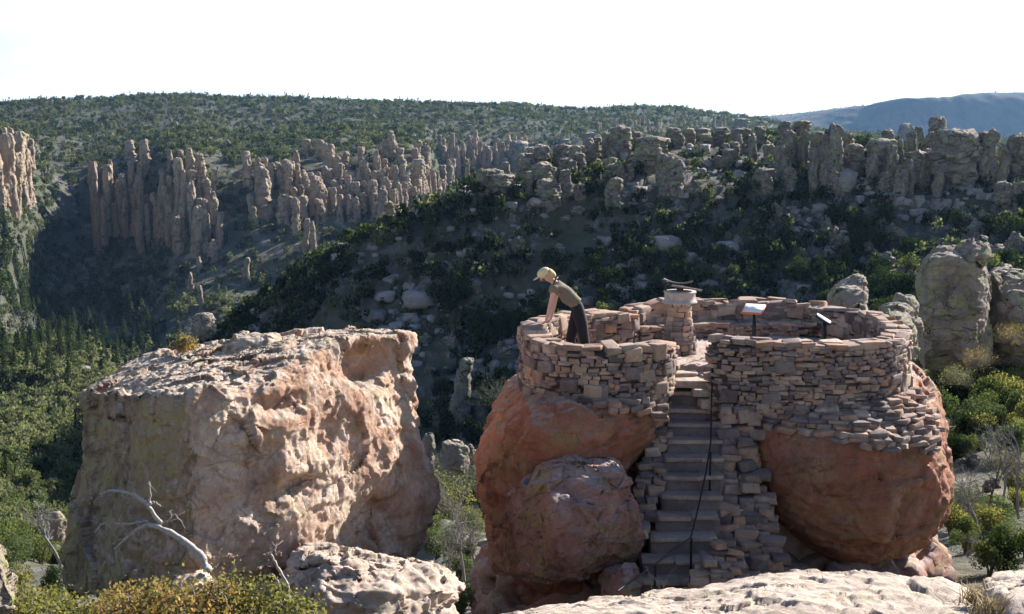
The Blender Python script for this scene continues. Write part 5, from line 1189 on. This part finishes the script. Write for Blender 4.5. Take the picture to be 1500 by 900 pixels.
bt = [(1435, 800, 24, 1.9, 'bare grey tree just right of the red boulder, leaning left', (-.25, 0)), (1450, 775, 26, 2.3, 'tall thin dark bare tree between the red boulder and the right edge', (-.08, 0)), (1492, 760, 27, 2.2, 'bare whitish branching tree at the right edge', (-.15, 0)), (1470, 730, 31, 2.0, 'smaller bare tree beside the bright shrub at the right edge', (.1, 0)), (1405, 830, 21, .8, 'tangle of bare bleached twigs under the right end of the red boulder', (.4, 0)),
      (700, 850, 22, 1.3, 'grey leafless brush at the bottom of the gap beside the left red boulder', (-.1, 0)), (680, 850, 24, 1.9, 'thin leafless tree in the gap, nearest the huge rock', (-.2, 0)), (655, 870, 21, 1.0, 'low grey leafless brush at the bottom left of the gap', (.1, 0)), (90, 830, 20, 1.3, 'bare brush against the lower left side of the huge rock', (-.3, 0))]
for i, (px, py, Y, h_, lab, lean) in enumerate(bt):
    bare_tree(px, py, Y, h_, lab, 800+i, lean, GREYWOOD if i not in (1,) else BARK, r0=.022+.008*h_)
gd_ = [(8, 500, 300, 11), (18, 505, 290, 8), (30, 500, 305, 12), (55, 512, 290, 10), (42, 510, 310, 8), (3, 512, 280, 9)]
for i, (px, py, Y, h_) in enumerate(gd_):
    g = hit(px, py)
    bare_tree(px, py, float(g[1]) if g is not None else Y, h_, 'grey dead conifer at the left edge above the sunlit slope', 830+i, (0, 0), DEADWOOD, 'dead conifers at the left edge', 2, .14)
# tall pines at the foot of the lit slope
vp = [(102, 520, 55, 12), (88, 525, 42, 9), (118, 525, 48, 10), (72, 522, 36, 9), (140, 520, 40, 9), (150, 528, 34, 9), (172, 520, 32, 8), (60, 520, 30, 8), (45, 524, 30, 9), (128, 535, 30, 9), (186, 515, 26, 7)]
for i, (px, py, hp, wp) in enumerate(vp):
    g = hit(px, py); 
    if g is None: continue
    d_ = g[1]; o = bpy.data.objects.new('pine_tree', None); COL.objects.link(o); s = hp/F*d_*1.05
    for nm, me in (('crown', PINES[i % 5]), ('trunk', TRUNK)):
        c = bpy.data.objects.new(nm, me); COL.objects.link(c); c.parent = o
    o.location = Vector(g.tolist()); o.scale = (s*.95, s*.95, s); o.rotation_euler = (0, 0, i*1.3)
    tag(o, 'tallest pine of the row left of the huge rock' if i == 0 else 'grey-green pine in the row at the top of the sunlit valley slope', 'pine tree', 'row of pines left of the huge rock')
# dry grass and seedlings at the foot of the rail and between the slabs
def tuft(px, py, Y, n, h_, label, seed, w_=.1):
    r = np.random.default_rng(seed); b = P(px, py, Y); m = MB()
    for k in range(n):
        q = b+np.array([r.normal()*w_, r.normal()*w_*.6, 0]); d = np.array([r.normal()*.35, r.normal()*.3, 1]); L = h_*r.uniform(.5, 1.1)
        m.tube([q, q+d*L*.5, q+d*L+np.array([d[0]*L*.4, 0, -.1*L])], [.005, .004, .001], 3, False)
    o = obj('dry_grass', m.mesh('dry_grass', STRAW)); recenter(o); return tag(o, label, 'grass tuft')
STRAW = plain('straw', (.46, .36, .20), .9, 0, .3, 10)
tuft(968, 868, 13.6, 7, .36, 'few dry straw stalks under the lower end of the handrail', 1, .06)
tuft(1432, 885, 6.9, 70, .16, 'dry grass filling the gap between the two bottom right slabs', 2, .05)
tuft(1446, 900, 6.4, 70, .15, 'dry grass lower in the gap at the bottom right', 3, .05)
tuft(1080, 500, 20.0, 5, .2, 'thin stalks beside the back parapet', 4, .05)

# ------------------------------------------------------------------ the person
FEETZ = FLOOR
pb = P(848, 530, 18.0); bx, by = pb[0], 18.0; pz = FLOOR+.02
def PP(px, py, dy=0.): return P(px, py, by+dy)
person = empty('person', (bx, by, pz), 'person in olive T-shirt, black trousers and straw-coloured cap leaning on the left parapet, facing left', 'person')
def skin(name, joints, edges, mat, parent, sub=2):
    me = bpy.data.meshes.new(name); me.from_pydata([tuple(j[0]) for j in joints], edges, []); me.update()
    o = obj(name, me); 
    sm = o.modifiers.new('skin', 'SKIN'); sm.use_smooth_shade = True; sm.branch_smoothing = .6
    if not me.skin_vertices: me.skin_vertices.new()
    for v, (p_, rad) in zip(me.skin_vertices[0].data, joints):
        v.radius = rad if isinstance(rad, tuple) else (rad, rad); v.use_root = False
    me.skin_vertices[0].data[0].use_root = True
    ss = o.modifiers.new('sub', 'SUBSURF'); ss.levels = sub; ss.render_levels = sub
    dg = bpy.context.evaluated_depsgraph_get(); m2 = bpy.data.meshes.new_from_object(o.evaluated_get(dg)); m2.name = name
    bpy.data.objects.remove(o); m2.materials.clear(); m2.materials.append(mat)
    for p_ in m2.polygons: p_.use_smooth = True
    return part(name, m2, parent)
SKIN = plain('skin', (.56, .33, .26), .6, 0, .06); SHIRT = plain('olive_shirt', (.20, .16, .11), .9, 0, .25, 18, .5); TROUS = plain('dark_trousers', (.016, .014, .018), .85, 0, .2, 20, .4); CAP = plain('pale_cap', (.70, .56, .34), .85, 0, .1); HAIR = plain('blond_hair', (.62, .42, .20), .7, 0, .35, 60, .6); STRAP = plain('black_strap', (.02, .02, .02), .6); SHOE = plain('dark_shoe', (.05, .045, .045), .7)
hip = PP(848, 452); belly = PP(835, 438); chest = PP(821, 422); neck0 = PP(811, 413); neck1 = PP(805, 409); head = PP(799, 404)
shF, shN = PP(815, 422, .17), PP(813, 422, -.17)
foot_y = pz
def leg(dx, dy):
    h0 = hip+np.array([0, dy*.6, -.02]); kn = PP(849+dx, 492, dy); an = np.array([PP(852+dx*1.6, 530, dy)[0], by+dy, pz+.08]); return h0, kn, an
hL, kL, aL = leg(6, -.12); hR, kR, aR = leg(-12, .12)
handN = PP(800, 474, -.10); elbN = PP(806, 449, -.16); handF = PP(806, 472, .2); elbF = PP(811, 448, .22)
J = [(hip, (.13, .11)), (belly, (.115, .11)), (chest, (.13, .11)), (neck0, (.06, .06)), (neck1, (.055, .055)), (head, (.088, .085)),
     (hL, .088), (kL, .058), (aL, .042), (aL+np.array([-.16, 0, -.05]), .036), (hR, .088), (kR, .058), (aR, .042), (aR+np.array([-.16, 0, -.05]), .036),
     (shN, .058), (elbN, .040), (handN+np.array([.0, 0, .03]), .027), (shF, .058), (elbF, .040), (handF+np.array([0, 0, .03]), .027)]
E = [(0, 1), (1, 2), (2, 3), (3, 4), (4, 5), (0, 6), (6, 7), (7, 8), (8, 9), (0, 10), (10, 11), (11, 12), (12, 13), (2, 14), (14, 15), (15, 16), (2, 17), (17, 18), (18, 19)]
body = skin('body', J, E, SKIN, person)
for nm, hd, s_ in (('hand', handN, -1), ('hand', handF, 1)):
    JJ = [(hd+np.array([.0, 0, .045]), .026), (hd+np.array([-.03, 0, .012]), (.036, .017)), (hd+np.array([-.06, 0, 0]), (.036, .014))]; EE = [(0, 1), (1, 2)]
    for k in range(4):
        y_ = (k-1.5)*.021; L_ = [.055, .068, .064, .048][k]; n0 = len(JJ)
        JJ += [(hd+np.array([-.075, y_, 0]), .0095), (hd+np.array([-.075-L_*.5, y_*1.1, .003]), .009), (hd+np.array([-.075-L_, y_*1.15, -.01]), .008)]; EE += [(2, n0), (n0, n0+1), (n0+1, n0+2)]
    n0 = len(JJ); JJ += [(hd+np.array([-.045, -s_*.04, .0]), .011), (hd+np.array([-.08, -s_*.062, -.004]), .009)]; EE += [(1, n0), (n0, n0+1)]
    skin(nm, JJ, EE, SKIN, person, 1)
skin('shirt', [(hip*.75+belly*.25+np.array([-.0, 0, .02]), (.19, .185)), (belly, (.182, .17)), (chest, (.172, .155)), (neck0+np.array([.03, 0, -.01]), (.09, .09)), (shN, .088), (shN*.62+elbN*.38, .070), (shF, .088), (shF*.62+elbF*.38, .070), (belly+np.array([-.03, 0, -.09]), (.13, .13))], [(0, 1), (1, 2), (2, 3), (2, 4), (4, 5), (2, 6), (6, 7), (1, 8)], SHIRT, person)
skin('trousers', [(hip*.45+belly*.55, (.165, .16)), (hip+np.array([.02, 0, -.03]), (.19, .18)), (hL, .135), (hL*.5+kL*.5, .115), (kL, .09), (kL*.4+aL*.6, .08), (aL+np.array([0, 0, .0]), .07), (hR, .135), (hR*.5+kR*.5, .115), (kR, .09), (kR*.4+aR*.6, .08), (aR, .07)], [(0, 1), (1, 2), (2, 3), (3, 4), (4, 5), (5, 6), (1, 7), (7, 8), (8, 9), (9, 10), (10, 11)], TROUS, person)
for a_ in (aL, aR): skin('shoe', [(a_+np.array([.03, 0, -.03]), (.052, .045)), (a_+np.array([-.08, 0, -.045]), (.05, .038)), (a_+np.array([-.19, 0, -.05]), (.045, .03))], [(0, 1), (1, 2)], SHOE, person, 1)
fw = np.array([-.86, 0, -.5]); fw /= np.linalg.norm(fw); upv = np.array([-.5, 0, .86])
skin('hair', [(head+upv*.03-fw*.03, (.118, .112)), (head-fw*.07-upv*.01, (.10, .10)), (head-fw*.10-upv*.06, (.075, .08)), (head-fw*.10-upv*.11, (.04, .06))], [(0, 1), (1, 2), (2, 3)], HAIR, person, 2)
def blob(name, c, rads, mat, parent, ax=None):
    a, e = np.meshgrid(np.linspace(0, 2*PI, 16, endpoint=False), np.linspace(-PI/2+.01, PI/2-.01, 9)); V = np.stack([np.cos(e)*np.cos(a)*rads[0], np.cos(e)*np.sin(a)*rads[1], np.sin(e)*rads[2]], 2).reshape(-1, 3)
    if ax is not None: V = V@np.array(ax)
    return part(name, mesh_np(name, V+c, grid_faces(9, 16, True), mat), parent)
B3 = np.stack([fw, [0, 1, 0], upv])
blob('cap', head+upv*.055-fw*.0, (.118, .105, .085), CAP, person, B3)
blob('cap_brim', head+fw*.12+upv*.035, (.095, .10, .012), CAP, person, B3)
for s_ in (-1, 1):
    blob('ear', head+np.array([0, s_*.088, 0])-fw*.01-upv*.01, (.022, .012, .032), SKIN, person, B3)
    blob('eye', head+fw*.078+np.array([0, s_*.032, 0])+upv*.005, (.012, .014, .010), WHITEM, person, B3)
blob('nose', head+fw*.095-upv*.02, (.022, .014, .022), SKIN, person, B3)
blob('mouth', head+fw*.082-upv*.05, (.01, .024, .007), plain('lips', (.45, .18, .15), .5), person, B3)
m = MB(); nn = .5*(neck0+chest)
m.tube([neck0+np.array([-.02, -.075, -.06]), neck0+np.array([.02, -.085, .03]), neck0+np.array([.07, 0, .075]), neck0+np.array([.02, .085, .03]), neck0+np.array([-.02, .075, -.06])], .011, 6); part('neck_strap', m.mesh('neck_strap', STRAP), person)
# ------------------------------------------------------------------ sky, sun, haze, camera
SUN_EL, SUN_AZ = R(28), math.atan2(.72, .69)          # azimuth from +Y towards +X
sdir = Vector((math.sin(SUN_AZ)*math.cos(SUN_EL), math.cos(SUN_AZ)*math.cos(SUN_EL), math.sin(SUN_EL)))
W = bpy.data.worlds.new('World'); scene.world = W; W.use_nodes = True
t = W.node_tree; t.nodes.clear()
sky = t.nodes.new('ShaderNodeTexSky'); sky.sky_type = 'NISHITA'; sky.sun_disc = False; sky.sun_elevation = SUN_EL; sky.sun_rotation = SUN_AZ
sky.altitude = 2000; sky.air_density = 1.; sky.dust_density = 1.2; sky.ozone_density = 3.
bg = t.nodes.new('ShaderNodeBackground'); bg.inputs[1].default_value = .07
tc = t.nodes.new('ShaderNodeTexCoord'); mp = t.nodes.new('ShaderNodeMapping'); mp.inputs['Scale'].default_value = (1, 1, 5)
no = t.nodes.new('ShaderNodeTexNoise'); no.inputs['Scale'].default_value = 2.2; no.inputs['Detail'].default_value = 8; no.inputs['Roughness'].default_value = .55
mr = t.nodes.new('ShaderNodeMapRange'); mr.inputs[1].default_value = .28; mr.inputs[2].default_value = .62; mr.inputs[3].default_value = .0; mr.inputs[4].default_value = .95
mx = t.nodes.new('ShaderNodeMix'); mx.data_type = 'RGBA'; mx.inputs[7].default_value = (10.5, 10.9, 11.4, 1)
sp = t.nodes.new('ShaderNodeSeparateXYZ'); lo = t.nodes.new('ShaderNodeMapRange'); lo.inputs[1].default_value = .13; lo.inputs[2].default_value = .24; lo.inputs[3].default_value = 1; lo.inputs[4].default_value = .0
mu2 = t.nodes.new('ShaderNodeMath'); mu2.operation = 'MULTIPLY'; lx = t.nodes.new('ShaderNodeMapRange'); lx.inputs[1].default_value = -.42; lx.inputs[2].default_value = -.15; lx.inputs[3].default_value = .6; lx.inputs[4].default_value = 1.
mu = t.nodes.new('ShaderNodeMath'); mu.operation = 'MULTIPLY'
for a, b in ((tc.outputs['Generated'], sp.inputs[0]), (sp.outputs[2], lo.inputs[0]), (lo.outputs[0], mu.inputs[0]), (mr.outputs[0], mu2.inputs[0]), (sp.outputs[0], lx.inputs[0]), (lx.outputs[0], mu2.inputs[1]), (mu2.outputs[0], mu.inputs[1]), (mu.outputs[0], mx.inputs[0])): t.links.new(a, b)
for a, b in ((tc.outputs['Generated'], mp.inputs[0]), (mp.outputs[0], no.inputs['Vector']), (no.outputs[0], mr.inputs[0]), (sky.outputs[0], mx.inputs[6]), (mx.outputs[2], bg.inputs[0])): t.links.new(a, b)
wo = t.nodes.new('ShaderNodeOutputWorld'); t.links.new(bg.outputs[0], wo.inputs[0])
sl = bpy.data.lights.new('sun', 'SUN'); sl.energy = 5.; sl.angle = R(.5); sl.color = (1, .95, .89)
so = bpy.data.objects.new('sun', sl); COL.objects.link(so); so.rotation_euler = sdir.to_track_quat('Z', 'Y').to_euler()

if HAZE:
    mb = MB(); zlo = float(T[..., 2].min())-1.5
    ym, xm = float(TY.max())+60, float(np.abs(T[..., 0]).max())+60
    mb.box((0, (ym-60)/2, (zlo+420)/2), (2*xm, ym+60, 420-zlo))
    hm = bpy.data.materials.new('haze'); hm.use_nodes = True; tt = hm.node_tree; tt.nodes.clear()
    pv = tt.nodes.new('ShaderNodeVolumePrincipled'); pv.inputs['Color'].default_value = (.34, .6, 1, 1); pv.inputs['Density'].default_value = HAZE; pv.inputs['Anisotropy'].default_value = .3
    oo = tt.nodes.new('ShaderNodeOutputMaterial'); tt.links.new(pv.outputs[0], oo.inputs['Volume'])
    hz = obj('haze', mb.mesh('haze', hm, False)); tag(hz, kind='stuff')
    hz['label'] = 'thin blue haze over the distant mesas'

cam = bpy.data.cameras.new('camera'); cam.sensor_width = 36; cam.lens = 36*F/1500; cam.clip_end = 20000; cam.clip_start = .1
co = bpy.data.objects.new('camera', cam); COL.objects.link(co); co.location = (0, 0, 0); co.rotation_euler = (PI/2-PITCH, 0, 0); scene.camera = co
vs = scene.view_settings; vs.view_transform = 'Standard'; vs.look = 'None'; vs.gamma = 1; vs.exposure = EXPO; vs.use_curve_mapping = False
scene.cycles.max_bounces = 5; scene.cycles.diffuse_bounces = 3; scene.cycles.transparent_max_bounces = 8; scene.cycles.volume_bounces = 0
scene.cycles.use_adaptive_sampling = True; scene.cycles.adaptive_threshold = .02
scene.cycles.use_denoising = True
